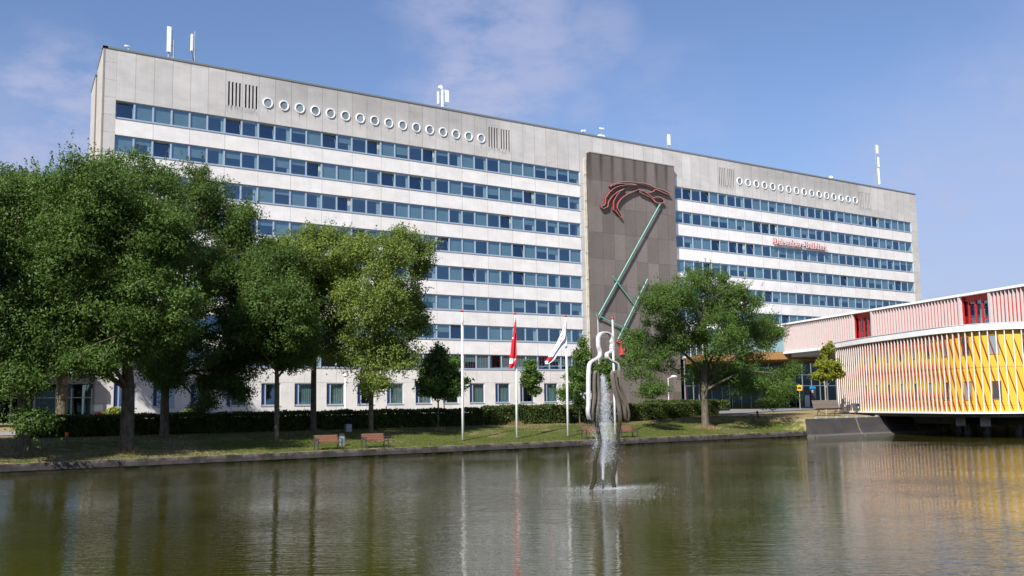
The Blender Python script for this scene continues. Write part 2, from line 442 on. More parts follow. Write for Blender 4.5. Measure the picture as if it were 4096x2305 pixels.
def build_ground():
    xs = np.concatenate([[-1500,-600,-250.01,-250,-120,-70,-45], np.arange(-32, 78, 1.0), [80,90,100,115,135,160,200,250,250.01,600,1500]])
    ys = np.concatenate([[-1500,-600,-300,-160.01,-160,-100,-60,-44.95,-44.90], np.arange(-44, -24, .5), [-23,-20,-16,-12,-8,-4,0,4,20,60,140,300,600,1500]])
    X, Y = np.meshgrid(xs, ys, indexing='ij'); Z = ground_z(X, Y)
    basin = (Y < -44.92) & (Y > -160.005) & (np.abs(X) < 250.005)
    Z = np.where(basin, -1.5, Z); Z = np.where(Y <= -160, .5, Z); Z = np.where((np.abs(X) >= 250.005) & (Y < -44.92), .5, Z)
    nx, ny = len(xs), len(ys)
    V = np.stack([X, Y, Z], -1).reshape(-1, 3)
    F = [(i*ny+j, (i+1)*ny+j, (i+1)*ny+j+1, i*ny+j+1) for i in range(nx-1) for j in range(ny-1)]
    me = bpy.data.meshes.new('ground'); me.from_pydata(V.tolist(), [], F); me.materials.append(M['lawn'])
    me.polygons.foreach_set('use_smooth', [True]*len(F)); me.update()
    o = link('ground', me); tag(o, kind='structure')
build_ground()

def strip(name, mat, A, B, n=40, lift=.012, kind='structure'):
    """sheet between two polylines, following the ground"""
    def at(P, t):
        L = [0]
        for a, b in zip(P[:-1], P[1:]): L.append(L[-1]+math.dist(a, b))
        return (np.interp(t*L[-1], L, [p[0] for p in P]), np.interp(t*L[-1], L, [p[1] for p in P]))
    mb = MB(); k = 6
    for i in range(n+1):
        a = at(A, i/n); b = at(B, i/n)
        for j in range(k+1):
            q = j/k; x = a[0]*(1-q)+b[0]*q; y = a[1]*(1-q)+b[1]*q
            mb.v.append((x, y, gz(x, y)+lift))
    for i in range(n):
        for j in range(k):
            a = i*(k+1)+j; mb.f.append((a, a+k+1, a+k+2, a+1)); mb.m.append(0)
    return tag(mb.build(name, mat), kind=kind)
strip('footpath', M['paving'], [(-60,-30.6),(46,-30.6)], [(-60,-25.5),(46,-25.5)], 120, .05)
strip('road', M['asphalt'], [(45.5,-33.2),(52,-31),(60,-27.5),(70,-24),(90,-20)], [(46.5,-27.5),(60,-20),(76,-13.0),(90,-8),(105,-4)], 60, .06)

# ------------------------------------------------------------------ water
def watermat():
    m = bpy.data.materials.new('murky_pond_water'); t = NT(m)
    o = t.obj()
    big = t.noise(o, .09, 2)
    def aniso(deg, sx, sy): return t.mapv(t.mapv(o, rot=(0,0,R(deg))), (sx, sy, 1))
    a = t.noise(aniso(33, .30, 1.1), .9, 2, .5)
    b = t.noise(aniso(37, .50, 1.9), 2.3, 3, .6)
    c = t.noise(aniso(30, .7, 2.2), 7.0, 2, .6)
    h = t.math('ADD', t.math('MULTIPLY', a, .9), t.math('MULTIPLY', b, 1.15))
    h = t.math('ADD', h, t.math('MULTIPLY', c, .17))
    bn = t.n('ShaderNodeBump'); t.set(bn.inputs['Height'], h); bn.inputs['Distance'].default_value = .10
    t.set(bn.inputs['Strength'], t.math('ADD', .085, t.math('MULTIPLY', t.ss(big, .32, .70), .17)))
    p = t.n('ShaderNodeBsdfPrincipled')
    t.set(p.inputs['Base Color'], t.mix(t.ss(t.noise(o, .06, 3), .35, .65), (.028,.0265,.004), (.042,.040,.006)))
    p.inputs['Roughness'].default_value = .02; p.inputs['IOR'].default_value = 1.33; p.inputs['Specular IOR Level'].default_value = .42
    t.set(p.inputs['Normal'], bn.outputs[0])
    t.out(p); return m
w = MB(); w.quad((-249.9,-159.9,0),(249.9,-159.9,0),(249.9,-44.93,0),(-249.9,-44.93,0))
tag(w.build('water', watermat()), kind='structure')

# ------------------------------------------------------------------ quay and sloped wall
q = MB(); q.box(-249, 43.95, -45.02, -44.3, .15, .505); q.box(-249, 43.9, -44.80, -44.4, -1.4, .15, 1)
o = q.build('quay_wall', [M['quay'], M['dark']]); tag(o, 'low dark concrete quay edge with cap along the lawn and water', 'quay')
q = MB()
xa, xb = 43.97, 59.7
vs = [(xa,-45.95,-1.4),(xb+1.6,-46.9,-1.4),(xa,-45.85,.0),(xb+.9,-46.75,.0),(xa,-45.35,1.50),(xb,-45.75,1.50),(xa,-44.85,1.50),(xb,-44.7,1.50),(xa,-44.85,-1.4),(xb,-44.7,-1.4)]
q.add(vs, [(0,1,3,2),(2,3,5,4),(4,5,7,6),(0,2,4,6,8),(1,9,7,5,3),(8,6,7,9)])
q.obox((xa,-46.02,-.05), (16.6,-.93,0), (0,.25,.02), (0,0,.17))
o = q.build('retaining_wall', M['slope']); tag(o, 'dark sloping concrete retaining wall standing in the water', 'wall')
for i in range(12):
    x = 45.0+i*1.33; b = MB(); y = -45.25-.022*i
    b.add([(x-.20,y-.14,1.50),(x+.20,y-.14,1.50),(x+.20,y+.14,1.50),(x-.20,y+.14,1.50),(x-.15,y-.1,1.66),(x+.15,y-.1,1.66),(x+.15,y+.1,1.66),(x-.15,y+.1,1.66)],
          [(0,1,5,4),(1,2,6,5),(2,3,7,6),(3,0,4,7),(4,5,6,7)])
    o = b.build('concrete_block', M['pierconc']); tag(o, 'small pale concrete stub on top of the sloping wall', 'block', 'stubs along the top of the sloping wall')

# ------------------------------------------------------------------ office building
ZL, HF, WH = 32.744, 3.40, 1.823
BL = thing('office_building', 'long white nine-storey office slab with window ribbons and dark tower', 'building', (0,0,0))

def wallgrid(mb, xs, zs, holes, y=0., depth=.35, m=0, mback=1, back=True):
    """front wall in the plane y with rectangular holes; holes = set of (i,j) cells"""
    for i in range(len(xs)-1):
        for j in range(len(zs)-1):
            x0, x1, z0, z1 = xs[i], xs[i+1], zs[j], zs[j+1]
            if (i, j) not in holes:
                mb.quad((x0,y,z0),(x1,y,z0),(x1,y,z1),(x0,y,z1), m)
            else:
                Y = y+depth
                mb.quad((x0,y,z0),(x0,Y,z0),(x0,Y,z1),(x0,y,z1), m)[0:0] if False else mb.quad((x0,y,z1),(x0,Y,z1),(x0,Y,z0),(x0,y,z0), m)
                mb.quad((x1,y,z0),(x1,Y,z0),(x1,Y,z1),(x1,y,z1), m)
                mb.quad((x0,y,z0),(x0,Y,z0),(x1,Y,z0),(x1,y,z0), m)
                mb.quad((x0,y,z1),(x1,y,z1),(x1,Y,z1),(x0,Y,z1), m)
                if back: mb.quad((x0,Y,z0),(x1,Y,z0),(x1,Y,z1),(x0,Y,z1), mback)

def attic(name, xa, xb, groups, mat):
    slots = []
    for g in groups:
        for p in (0, 1):
            for k in range(4): slots.append((g+p*1.8+.27+k*.385, g+p*1.8+.27+k*.385+.20))
    slots.sort()
    xs = [xa]; hol = set()
    for s0, s1 in slots:
        hol.add(len(xs)); xs += [s0, s1]
    xs.append(xb)
    mb = MB(); zs = [ZL, 34.03, 36.53, 37.72]
    wallgrid(mb, xs, zs, {(i, 1) for i in hol}, 0., .16)
    mb.quad((xa,0,ZL),(xa,1.2,ZL),(xb,1.2,ZL),(xb,0,ZL))
    mb.quad((xa,0,37.72),(xb,0,37.72),(xb,1.2,37.72),(xa,1.2,37.72))
    o = mb.build(name, [mat, M['dark']], BL)
    return slots
attic('attic_wall', 0., 58.8, [10.8, 43.2], M['attic_l'])
attic('attic_wall', 58.8, 130.04, [83.24, 115.64], M['attic_r'])
for g in (10.8, 43.2, 83.24, 115.64):      # louvre blades inside the slots
    mb = MB()
    for p in (0, 1):
        for k in range(4):
            x0 = g+p*1.8+.27+k*.385
            for j in range(24):
                z = 34.06+j*.103
                mb.obox((x0+.004, .05, z), (.192,0,0), (0,.08,.05), (0,0,.012))
    mb.build('vent_grille', M['ventblade'], BL)
for k in range(8):
    za, zb = ZL-k*HF-HF, ZL-k*HF-WH
    for (xa, xb, mt) in ((0., 57.6, M['span_l']), (74.24, 130.04, M['span_r'])):
        if k == 7 and xa < 10: za2 = 7.12-.0; continue
        if xa > 10 and k >= 7: continue
        mb = MB(); mb.box(xa, xb, 0., 1.2, za, zb); mb.build('spandrel', mt, BL)
# end strips and end walls
def endwall():
    mb = MB(); e = Vector((.168,.986,0))
    cs = MB(); cs.quad((-1.29,0,1.9),(0,0,1.9),(0,0,37.72),(-1.29,0,37.72), 0)
    for k in range(8):
        cs.quad((0,0,ZL-k*HF-WH),(0,1.2,ZL-k*HF-WH),(0,1.2,ZL-k*HF),(0,0,ZL-k*HF), 0)
    cs.build('corner_strip', M['strip'], BL)
    a = Vector((-1.29,0,0)); b = a+e*7.2
    for (p, q_) in ((a, b),):
        mb.quad((q_.x,q_.y,1.9),(p.x,p.y,1.9),(p.x,p.y,37.72),(q_.x,q_.y,37.72), 0)
    c = Vector((-.13,7.6,0)); d = c+e*6.2
    mb.quad((c.x,c.y,1.9),(b.x+1,c.y,1.9),(b.x+1,c.y,37.2),(c.x,c.y,37.2), 0)
    mb.quad((d.x,d.y,1.9),(c.x,c.y,1.9),(c.x,c.y,37.2),(d.x,d.y,37.2), 0)
    # darker vertical joints at the two corners
    mb.obox((-1.29+.02,-.02,1.9), (.16,0,0), (0,.03,0), (0,0,35.8), 1)
    mb.obox((c.x+.02,c.y-.03,1.9), (.25,0,0), (0,.03,0), (0,0,35.2), 1)
    mb.obox((c.x-.08,c.y-.10,37.2), e*6.3+Vector((0,0,0)), (1.3,0,0), (0,0,.17), 2)
    mb.build('end_wall', [M['endw'], pbr('joint_mortar', (.25,.235,.215), .9, var=.2, vscale=5.), M['coping']], BL)
endwall()
MB().box(57.6, 58.8, 0., 1.2, 1.9, ZL).build('corner_strip', M['strip'], BL); MB().box(130.04, 131.84, 0., 14., 1.9, 37.72).build('corner_strip', M['strip'], BL)
mb = MB(); mb.box(-1.36, 131.9, -.07, .5, 37.72, 37.90); mb.obox((-1.36,-.07,37.72), (.168*7.3,.986*7.3,0), (.5,0,0), (0,0,.18))
mb.build('coping', M['coping'], BL)
mb = MB(); mb.add([(-.2,1.2,2),(131.8,1.2,2),(131.8,14,2),(2.2,14,2),(-.2,1.2,37.7),(131.8,1.2,37.7),(131.8,14,37.7),(2.2,14,37.7)], [(3,2,6,7),(4,5,6,7),(0,1,5,4)])
mb.build('interior', M['inside'], BL)
# ground floor wall with deep windows
xs = [0.]; GW = []
for k in range(16):
    a = .58+3.617*k
    xs += [a, a+2.08]; GW.append(a)
xs.append(57.6); xs = [v for v in xs if v <= 57.6]
zs = [1.9, 3.20, 5.57, ZL-7*HF-WH]
hol = {(i, 1) for i in range(1, len(xs)-1, 2)}
mb = MB(); wallgrid(mb, xs, zs, hol, 0., .30, back=False)
mb.quad((0,0,zs[3]),(57.6,0,zs[3]),(57.6,1.2,zs[3]),(0,1.2,zs[3]))
mb.build('lower_wall', [M['gf'], M['dark']], BL)
for k, a in enumerate(GW):
    z0, z1, w_, y0 = 3.20, 5.57, 2.08, .10
    if a+w_ > 57.5: continue
    mb = MB()
    mb.box(a, a+.09, y0, y0+.08, z0, z1); mb.box(a+w_-.09, a+w_, y0, y0+.08, z0, z1)
    mb.box(a+.09, a+w_-.09, y0, y0+.08, z1-.11, z1); mb.box(a+.09, a+w_-.09, y0, y0+.08, z0+.06, z0+.19)
    mb.box(a+.41, a+.53, y0, y0+.08, z0+.19, z1-.11)
    mb.box(a-.03, a+w_+.03, -.05, y0, z0, z0+.06, 1)
    wo = mb.build('ground_window', [M['frame'], M['sill']], BL)
    MB().box(a+.09, a+.41, y0+.02, y0+.06, z0+.19, z1-.11).build('vent_panel', M['navy'], wo)
    MB().quad((a+.53,y0+.04,z0+.19),(a+w_-.09,y0+.04,z0+.19),(a+w_-.09,y0+.04,z1-.11),(a+.53,y0+.04,z1-.11)).build('pane', M['glass'], wo)
    if k % 3 != 1:
        b = MB(); n = 14
        for j in range(n):
            xx = a+.5+(w_-.6)*j/n; b.quad((xx,.30+.05*(j%2),z0+.1),(xx+(w_-.6)/n,.30+.05*((j+1)%2),z0+.1),(xx+(w_-.6)/n,.30+.05*((j+1)%2),z1),(xx,.30+.05*(j%2),z1))
        b.build('blind', M['blind'], wo)

# ribbon windows
rng = random.Random(11)
def window_geo(mb, px, x, z, kind, mats=(0,1,2,3,4), curtain=False, first=False):
    """one module: frame, pane, blind. mb frame, px dict for pane / blind MBs"""
    w_, h = 1.8, WH; y0, y1 = .10, .17
    f, s_ = mats[0], mats[1]
    mb.box(x, x+.085, y0, y1, z, z+h, f); mb.box(x+w_-.085, x+w_, y0, y1, z, z+h, f)
    mb.box(x+.085, x+w_-.085, y0, y1, z+h-.10, z+h, f); mb.box(x+.085, x+w_-.085, y0, y1, z+.05, z+.20, f)
    mb.box(x, x+w_, -.045, y0, z, z+.05, s_)
    xa, xb, za, zb = x+.085, x+w_-.085, z+.20, z+h-.10
    P, B, C = px
    if kind == 'open':
        t = .26
        P.quad((xa,.14,za),(xb,.14,za),(xb,.14+t,zb-.03),(xa,.14+t,zb-.03), mats[2])
        for (u0, u1) in ((xa, xa+.06), (xb-.06, xb)):
            mb.obox((u0,.145,za), (u1-u0,0,0), (0,.04,0), (0,t,zb-za-.03), f)
    else:
        P.quad((xa,.135,za),(xb,.135,za),(xb,.135,zb),(xa,.135,zb), mats[2])
    if kind == 'half':
        d = rng.uniform(.3, .75)
        B.quad((xa,.22,zb-(zb-za)*d),(xb,.22,zb-(zb-za)*d),(xb,.22,z+h),(xa,.22,z+h), mats[3])
    elif kind == 'full':
        d = rng.uniform(0., .10); B.quad((xa-.05,.23,z+d),(xb+.05,.23,z+d),(xb+.05,.23,z+h),(xa-.05,.23,z+h), mats[3])
    if curtain:
        n = 4; cw = rng.uniform(.22, .5)
        for j in range(n):
            u = xb-cw+cw*j/n
            C.quad((u,.24+.04*(j%2),z),(u+cw/n,.24+.04*((j+1)%2),z),(u+cw/n,.24+.04*((j+1)%2),z+h),(u,.24+.04*(j%2),z+h), mats[4])
indiv = 0
rest = MB()
wmats = [M['frame'], M['sill'], M['glass'], M['blind'], M['curtain']]
for sec, (x0, n, rows) in enumerate(((0., 32, 8), (74.24, 31, 7))):
    for k in range(rows):
        z = ZL-k*HF-WH
        for i in range(n):
            r_ = rng.random()
            kind = 'open' if r_ < .10 else 'half' if r_ < .36 else 'full' if r_ < .70 else 'none'
            if sec == 0 and (k, i) in ((0,0),(0,8),(0,12),(0,15),(0,19),(1,2),(1,16),(1,18),(2,13),(4,22),(4,26),(7,20)): kind = 'open'
            cur = (i % 2 == 1) and kind != 'full' and rng.random() < .8
            own = sec == 0 and (k <= 1 or (k == 2 and i >= 8) or (k == 3 and i >= 20))
            x = x0+1.8*i
            if own:
                a, b, c, d = MB(), MB(), MB(), MB()
                window_geo(a, (b, c, d), x, z, kind, (0,1,0,0,0), cur)
                wo = a.build('window', [M['frame'], M['sill']], BL)
                b.build('pane', M['glass'], wo)
                if c.f: c.build('blind', M['blind'], wo)
                if d.f: d.build('curtain', M['curtain'], wo)
                indiv += 1
            else:
                window_geo(rest, (rest, rest, rest), x, z, kind, (0,1,2,3,4), cur)
o = rest.build('windows', wmats, BL); o['kind'] = 'stuff'

# round windows
def porthole(cx, cz):
    mb = MB(); n = 28
    prof = [(.56,0.),(.55,-.09),(.46,-.10),(.43,-.01)]
    vs = []; fs = []
    for (r_, y) in prof:
        for k in range(n):
            q_ = 2*math.pi*k/n; vs.append((cx+r_*math.cos(q_), y, cz+r_*math.sin(q_)))
    for i in range(3):
        for k in range(n): fs.append((i*n+k, i*n+(k+1)%n, (i+1)*n+(k+1)%n, (i+1)*n+k))
    mb.add(vs, fs)
    o = mb.build('porthole', M['white'], BL, smooth=False)
    g = MB(); g.add([(cx+.435*math.cos(2*math.pi*k/n), -.012, cz+.435*math.sin(2*math.pi*k/n)) for k in range(n)], [tuple(range(n))])
    g.build('pane', M['portglass'], o)
M['portglass'] = pbr('round_pane', (.20,.25,.28), .12, 0, .6, var=.4, vscale=.45)
for k in range(16): porthole(15.36+1.8*k, 34.92)
for k in range(16): porthole(87.74+1.816*k, 34.95)

# dark tower
mb = MB(); mb.box(58.8, 73.95, -.60, 1.0, 1.9, 35.30)
mb.build('stair_tower', M['granite'], BL)
mb = MB(); mb.box(58.74, 74.0, -.65, 0., 35.30, 35.42); mb.build('tower_coping', pbr('pale_coping', (.34,.32,.30), .8), BL)
mb = MB(); mb.box(58.45, 58.60, -.10, -.004, 7., 34.6); mb.box(58.28, 58.34, -.07, -.004, 7., 34.6)
for k in range(8): mb.box(58.22, 58.62, -.13, -.10, 8.6+k*3.4, 10.2+k*3.4)
mb.build('cable_duct', pbr('cream_duct', (.58,.53,.42), .6, var=.15, vscale=2.), BL)
mb = MB(); mb.box(59.5, 59.56, -.66, -.604, 5., 14.2); mb.box(59.5, 60., -.66, -.604, 14.2, 14.26); mb.build('conduit', M['whitem'], BL)

# glazed lobby under the far section
mb = MB(); LX = [74.45, 76.0, 77.05, 78.3, 79.5, 81.5, 83.0, 83.5, 85.4, 87.33, 89.24, 91.4, 93.5, 95.5, 97.1, 98.76, 100.83, 102.8, 104.5, 106.7, 108.2, 110.2, 112.]
YL = -.80
for x in LX: mb.box(x-.06, x+.06, YL-.08, YL+.08, 2.1, 8.75)
for z in (5.2, 6.8):
    for a, b in zip(LX[:-1], LX[1:]): mb.box(a+.06, b-.06, YL-.05, YL+.05, z-.04, z+.04)
mb.box(74.2, 112.2, YL-.15, YL+.15, 8.76, 8.94); mb.box(74.3, 112.2, YL-.12, YL+.12, 1.95, 2.1)
lobby = mb.build('lobby_front', M['steel'], BL)
MB().quad((74.4,YL,2.1),(112,YL,2.1),(112,YL,8.76),(74.4,YL,8.76)).build('pane', M['glassdark'], lobby)
mb = MB(); mb.box(74.4, 112., 1.0, 1.15, 2.1, 8.9)
mb.build('lobby_back', M['dark'], BL)
mb = MB(); mb.box(75.3, 76.0, .2, .3, 2.1, 5.1, 0); mb.box(77.3, 77.9, .2, .3, 2.1, 4.6, 0)
mb.box(85.0, 86.3, -.3, -.2, 2.3, 7.6, 1); mb.box(86.3, 87.2, -.1, 0., 2.3, 5.0, 3); mb.box(87.5, 89.1, -.3, -.2, 2.4, 7.8, 1); mb.box(89.4, 94.2, -.35, -.25, 2.5, 8.4, 2); mb.box(94.4, 95.2, -.3, -.2, 2.2, 6.2, 4)
mb.build('mural_panel', [M['red'], M['indigo'], M['lilac'], M['tan'], M['white']], lobby)

# ------------------------------------------------------------------ building sign
def letters():
    T = .10; XH = .62; CAP = .92
    def st(x, y0, y1, w_=.13): return [('r', x, y0, x+w_, y1)]
    def sf(x, y, w_=.30, h=.05): return [('r', x, y, x+w_, y+h)]
    def arc(cx, cy, rx, ry, a0, a1, tx=.13, ty=.06): return [('a', cx, cy, rx, ry, a0, a1, tx, ty)]
    g = {}
    g['D'] = (.86, st(.13,0,CAP,.15)+sf(.02,0,.40)+sf(.02,CAP-.05,.40)+arc(.36,CAP/2,.42,CAP/2,-90,90,.16,.06))
    g['B'] = (.76, st(.13,0,CAP,.15)+sf(.02,0,.40)+sf(.02,CAP-.05,.40)+arc(.38,.69,.24,.23,-90,90,.14,.06)+arc(.38,.25,.31,.25,-90,90,.15,.06))
    g['u'] = (.70, st(.08,.14,XH,.12)+sf(.0,XH-.05,.2)+arc(.30,.17,.22,.17,180,340,.12,.07)+st(.46,0,XH,.12)+sf(.38,XH-.05,.2)+sf(.46,0,.2))
    g['i'] = (.36, st(.11,0,XH,.13)+sf(.02,0,.32)+sf(.02,XH-.05,.2)+arc(.175,.80,.085,.085,0,360,.085,.085))
    g['l'] = (.36, st(.11,0,CAP,.13)+sf(.02,0,.32)+sf(.02,CAP-.05,.2))
    g['s'] = (.52, arc(.25,.45,.19,.18,20,270,.11,.07)+arc(.25,.18,.20,.18,-160,90,.11,.07))
    g['e'] = (.58, arc(.28,.31,.25,.32,0,320,.13,.06)+[('r',.10,.29,.52,.35)])
    g['n'] = (.74, st(.10,0,XH,.12)+sf(.02,0,.28)+sf(.02,XH-.05,.18)+arc(.34,.40,.25,.22,0,160,.12,.07)+st(.47,0,.42,.12)+sf(.40,0,.28))
    g['b'] = (.66, st(.10,0,CAP,.12)+sf(.0,CAP-.05,.2)+arc(.34,.31,.27,.32,-150,150,.13,.06))
    g['d'] = (.68, st(.44,0,CAP,.12)+sf(.34,CAP-.05,.2)+sf(.44,0,.2)+arc(.30,.31,.27,.32,30,330,.13,.06))
    g['r'] = (.52, st(.10,0,XH,.12)+sf(.02,0,.30)+sf(.02,XH-.05,.18)+arc(.36,.42,.20,.20,45,170,.11,.08))
    g['g'] = (.62, arc(.27,.42,.22,.20,0,360,.11,.06)+arc(.27,-.12,.26,.16,0,360,.10,.06)+[('r',.12,.06,.40,.13)]+arc(.50,.56,.10,.08,60,180,.05,.05))
    return g
G = letters()
sign = thing('building_sign', 'white serif lettering with red sides reading Duisenberg Building', 'sign', (94.3,-.45,26.16))
x = 94.3; SX = 1.145; yf, yb = -.40, -.24
for ch in 'Duisenberg Building':
    if ch == ' ': x += .20*SX; continue
    adv, prims = G[ch]
    mb = MB(); fk = 0
    for p in prims:
        fk += 1; yo = yf-.002*fk      # overlapping strokes kept a hair apart
        if p[0] == 'r':
            _, a0, b0, a1, b1 = p
            pts_o = [(a0,b0),(a1,b0),(a1,b1),(a0,b1)]
            vs = [(x+u*SX, yo, 26.16+v) for u, v in pts_o]+[(x+u*SX, yb, 26.16+v) for u, v in pts_o]
            mb.add(vs, [(0,1,2,3)], 0); mb.add(vs, [(7,6,5,4),(4,5,1,0),(5,6,2,1),(6,7,3,2),(7,4,0,3)], 1)
        else:
            _, cx, cy, rx, ry, a0, a1, tx, ty = p
            n = 14; vs = []
            for k in range(n+1):
                q_ = R(a0+(a1-a0)*k/n); c_, s_ = math.cos(q_), math.sin(q_)
                for (u, v) in ((cx+rx*c_, cy+ry*s_), (cx+(rx-tx)*c_, cy+(ry-ty)*s_)):
                    for yy in (yo, yb): vs.append((x+u*SX, yy, 26.16+v))
            for k in range(n):
                a = 4*k; b = a+4
                mb.add([vs[a],vs[b],vs[b+2],vs[a+2]], [(0,1,2,3)], 0)
                mb.add([vs[a],vs[a+1],vs[b+1],vs[b]], [(0,1,2,3)], 1); mb.add([vs[a+2],vs[b+2],vs[b+3],vs[a+3]], [(0,1,2,3)], 1)
    mb.build('letter', [M['white'], M['letterred']], sign)
    x += adv*SX
mb = MB(); mb.box(94.4, x-.1, -.17, -.004, 26.4, 26.44); mb.build('mounting_rail', M['grey'], sign)

# ------------------------------------------------------------------ wall sculpture
HA = [(72.84,31.16),(72.71,31.29),(72.27,31.43),(71.57,31.62),(70.99,31.72),(70.23,31.75),(69.6,31.87),(68.98,32.06),(68.35,32.15),(67.73,32.2),(67.11,32.17),(66.49,32.15),(65.87,32.1),(65.44,32.11),(64.95,32.09),(64.04,31.98),(63.43,31.81),(62.83,31.62),(62.34,31.46),(62.01,31.24),(61.83,31.09),(61.97,31.03),(62.19,31.26),(62.37,31.35),(62.49,31.25),(62.82,31.48),(63.43,31.64),(64.03,31.74),(65.25,31.85),(65.86,31.86),(66.41,31.81),(66.69,31.82),(66.16,31.76),(64.75,31.63),(63.72,31.39),(62.93,31.12),(62.44,30.83),(61.89,30.41),(61.53,30.05),(61.28,29.7),(61.07,29.5),(61.04,28.77),(60.77,28.47),(60.24,28.3),(60.29,28.13),(60.58,28.04),(60.85,28.09),(61.06,28.27),(61.35,28.28),(61.45,28.54),(61.55,29.0),(61.86,29.4),(62.29,29.9),(62.78,30.23),(63.27,30.58),(63.82,30.83),(64.4,31.08),(64.0,30.85),(63.57,30.64),(63.32,30.34),(63.01,30.07),(62.76,29.68),(62.48,29.28),(62.41,29.0),(62.42,28.46),(62.38,28.06),(62.76,27.9),(63.16,27.53),(63.51,27.24),(63.81,27.2),(63.82,27.34),(63.47,27.74),(63.18,28.08),(63.07,28.39),(63.12,28.85),(63.34,29.19),(63.72,29.6),(64.27,30.02),(64.95,30.42),(65.45,30.68),(66.13,30.94),(66.7,31.17),(67.38,31.22),(68.07,31.25),(67.5,31.14),(67.06,31.0),(67.03,30.88),(67.67,30.72),(68.41,30.54),(69.03,30.39),(69.4,30.1),(69.77,29.88),(70.15,29.83),(70.66,29.79),(71.23,29.87),(71.5,30.04),(71.38,30.31),(70.94,30.55),(70.37,30.61),(69.86,30.55),(69.54,30.38),(69.53,30.21),(69.68,30.02),(69.93,29.88)]
HB = [(69.48,30.42),(68.92,30.66),(68.49,30.81),(68.15,30.93),(68.68,31.06),(69.44,31.19),(69.77,31.42),(69.81,31.54),(70.22,31.55),(70.85,31.42),(71.49,31.27),(72.13,31.2),(72.77,31.15)]
RODS = [((70.85,29.69),(59.26,13.86)),((62.0,19.3),(65.85,15.57)),((68.09,19.26),(62.57,11.11)),((59.02,14.23),(64.22,12.6))]
FA = [(62.86,10.7),(62.6,10.74),(62.46,10.87),(62.59,11.01),(62.82,10.98),(62.92,10.84),(62.83,10.7),(63.12,10.49),(63.09,9.73),(63.08,9.33),(62.97,9.19),(63.18,9.21),(63.32,10.13),(63.42,9.24),(63.66,9.2),(63.55,9.34),(63.61,9.98),(63.75,10.14),(63.65,10.26),(63.68,10.62),(63.5,10.74),(63.28,10.57),(63.12,10.53)]
FB = [(63.15,10.77),(63.24,10.93),(63.41,11.01),(63.56,10.82),(63.4,10.69)]
art = thing('wall_sculpture', 'red outlined giant hand holding green rods above a small red man', 'sculpture', (66.,-.6,9.2))
mb = MB()
for P in (HA, HB): mb.ribbon(P, -.98, -.66, .055)
ho = mb.build('hand_outline', M['artred'], art)
mb = MB()
for P in (HA, HB): mb.ribbon(P, -1.0, -.985, .04)
mb.build('light_tube', M['tube'], ho)
for j, (a, b) in enumerate(RODS):
    a = Vector((a[0],0,a[1])); b = Vector((b[0],0,b[1])); d = b-a; L = d.length; t = d.normalized(); n = Vector((t.z,0,-t.x))
    if n.x < 0: n = -n
    yo = -1.0-.012*j; mb = MB()
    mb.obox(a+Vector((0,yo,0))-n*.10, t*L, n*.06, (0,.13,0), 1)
    mb.obox(a+Vector((0,yo+.01,0))-n*.04, t*L, n*.13, (0,.11,0), 0)
    k = int(L/.32)
    for i in range(k):
        p = a+t*(L*(i+.3)/k)+Vector((0,yo+.004,0)); mb.obox(p+n*.005, t*.17, n*.05, (0,.02,0), 2)
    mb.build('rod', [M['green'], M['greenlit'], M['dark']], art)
mb = MB()
for P in (FA, FB): mb.ribbon(P, -.98, -.70, .05, closed=(P is FB))
fo = mb.build('man_outline', pbr('bright_red_strip', (.50,.04,.025), .45), art)
mb = MB()
for P in (FA, FB): mb.ribbon(P, -1.0, -.985, .03, closed=(P is FB))
mb.build('light_tube', M['tube'], fo)

# ------------------------------------------------------------------ roof antennas
def antenna(name, label, cat, x, y, parts):
    a = thing(name, label, cat, (x, y, 37.7))
    for nm, fn, mt in parts:
        mb = MB(); fn(mb); mb.build(nm, mt, a)
    return a
Y2 = 2.
mb = MB()
antenna('roof_camera', 'tiny grey camera mast above the building\'s near corner', 'camera', 1.55, Y2, [
    ('mast', lambda m_: m_.tube([(1.55,Y2,37.7),(1.55,Y2,39.08)], .05, 6), M['steel']),
    ('housing', lambda m_: (m_.box(1.20,1.45,Y2-.1,Y2+.1,38.88,39.05), m_.box(1.42,1.7,Y2-.03,Y2+.03,38.95,39.0)), M['whitem'])])
antenna('panel_antenna', 'tallest white panel antenna with ladder pole beside the near roof corner', 'antenna', 5.5, Y2, [
    ('mast', lambda m_: (m_.tube([(5.52,Y2,37.7),(5.52,Y2,39.1)], .09, 8), m_.tube([(6.02,Y2,37.7),(6.02,Y2,40.5)], .09, 8), m_.tube([(5.84,Y2,38.),(5.84,Y2,41.5)], .025, 5), [m_.tube([(5.70,Y2,z_),(5.90,Y2,z_)], .02, 4) for z_ in (38.8,39.3,39.8,40.3,40.8,41.3)], m_.tube([(5.5,Y2,39.9),(6.15,Y2,39.9)], .03, 5)), M['steel']),
    ('panel', lambda m_: m_.box(5.30,5.69,Y2-.2,Y2-.06,39.12,41.78), M['white'])])
antenna('panel_antenna', 'grey antenna mast with slim white panel and hanging cable', 'antenna', 8.2, Y2, [
    ('mast', lambda m_: (m_.tube([(8.18,Y2,37.7),(8.18,Y2,41.85)], .07, 8), m_.tube([(7.8,Y2,41.55),(8.3,Y2,41.7)], .03, 5), m_.tube([(7.9,Y2,39.9),(8.4,Y2,39.9)], .03, 5)), M['steel']),
    ('panel', lambda m_: m_.box(7.78,7.93,Y2-.15,Y2+.15,39.72,41.5), M['white']),
    ('cable', lambda m_: m_.tube([(7.88,Y2,39.7),(7.95,Y2-.05,39.4),(7.98,Y2-.05,39.1),(8.1,Y2-.05,38.5),(8.2,Y2-.05,37.7)], .045, 6), M['dgrey'])])
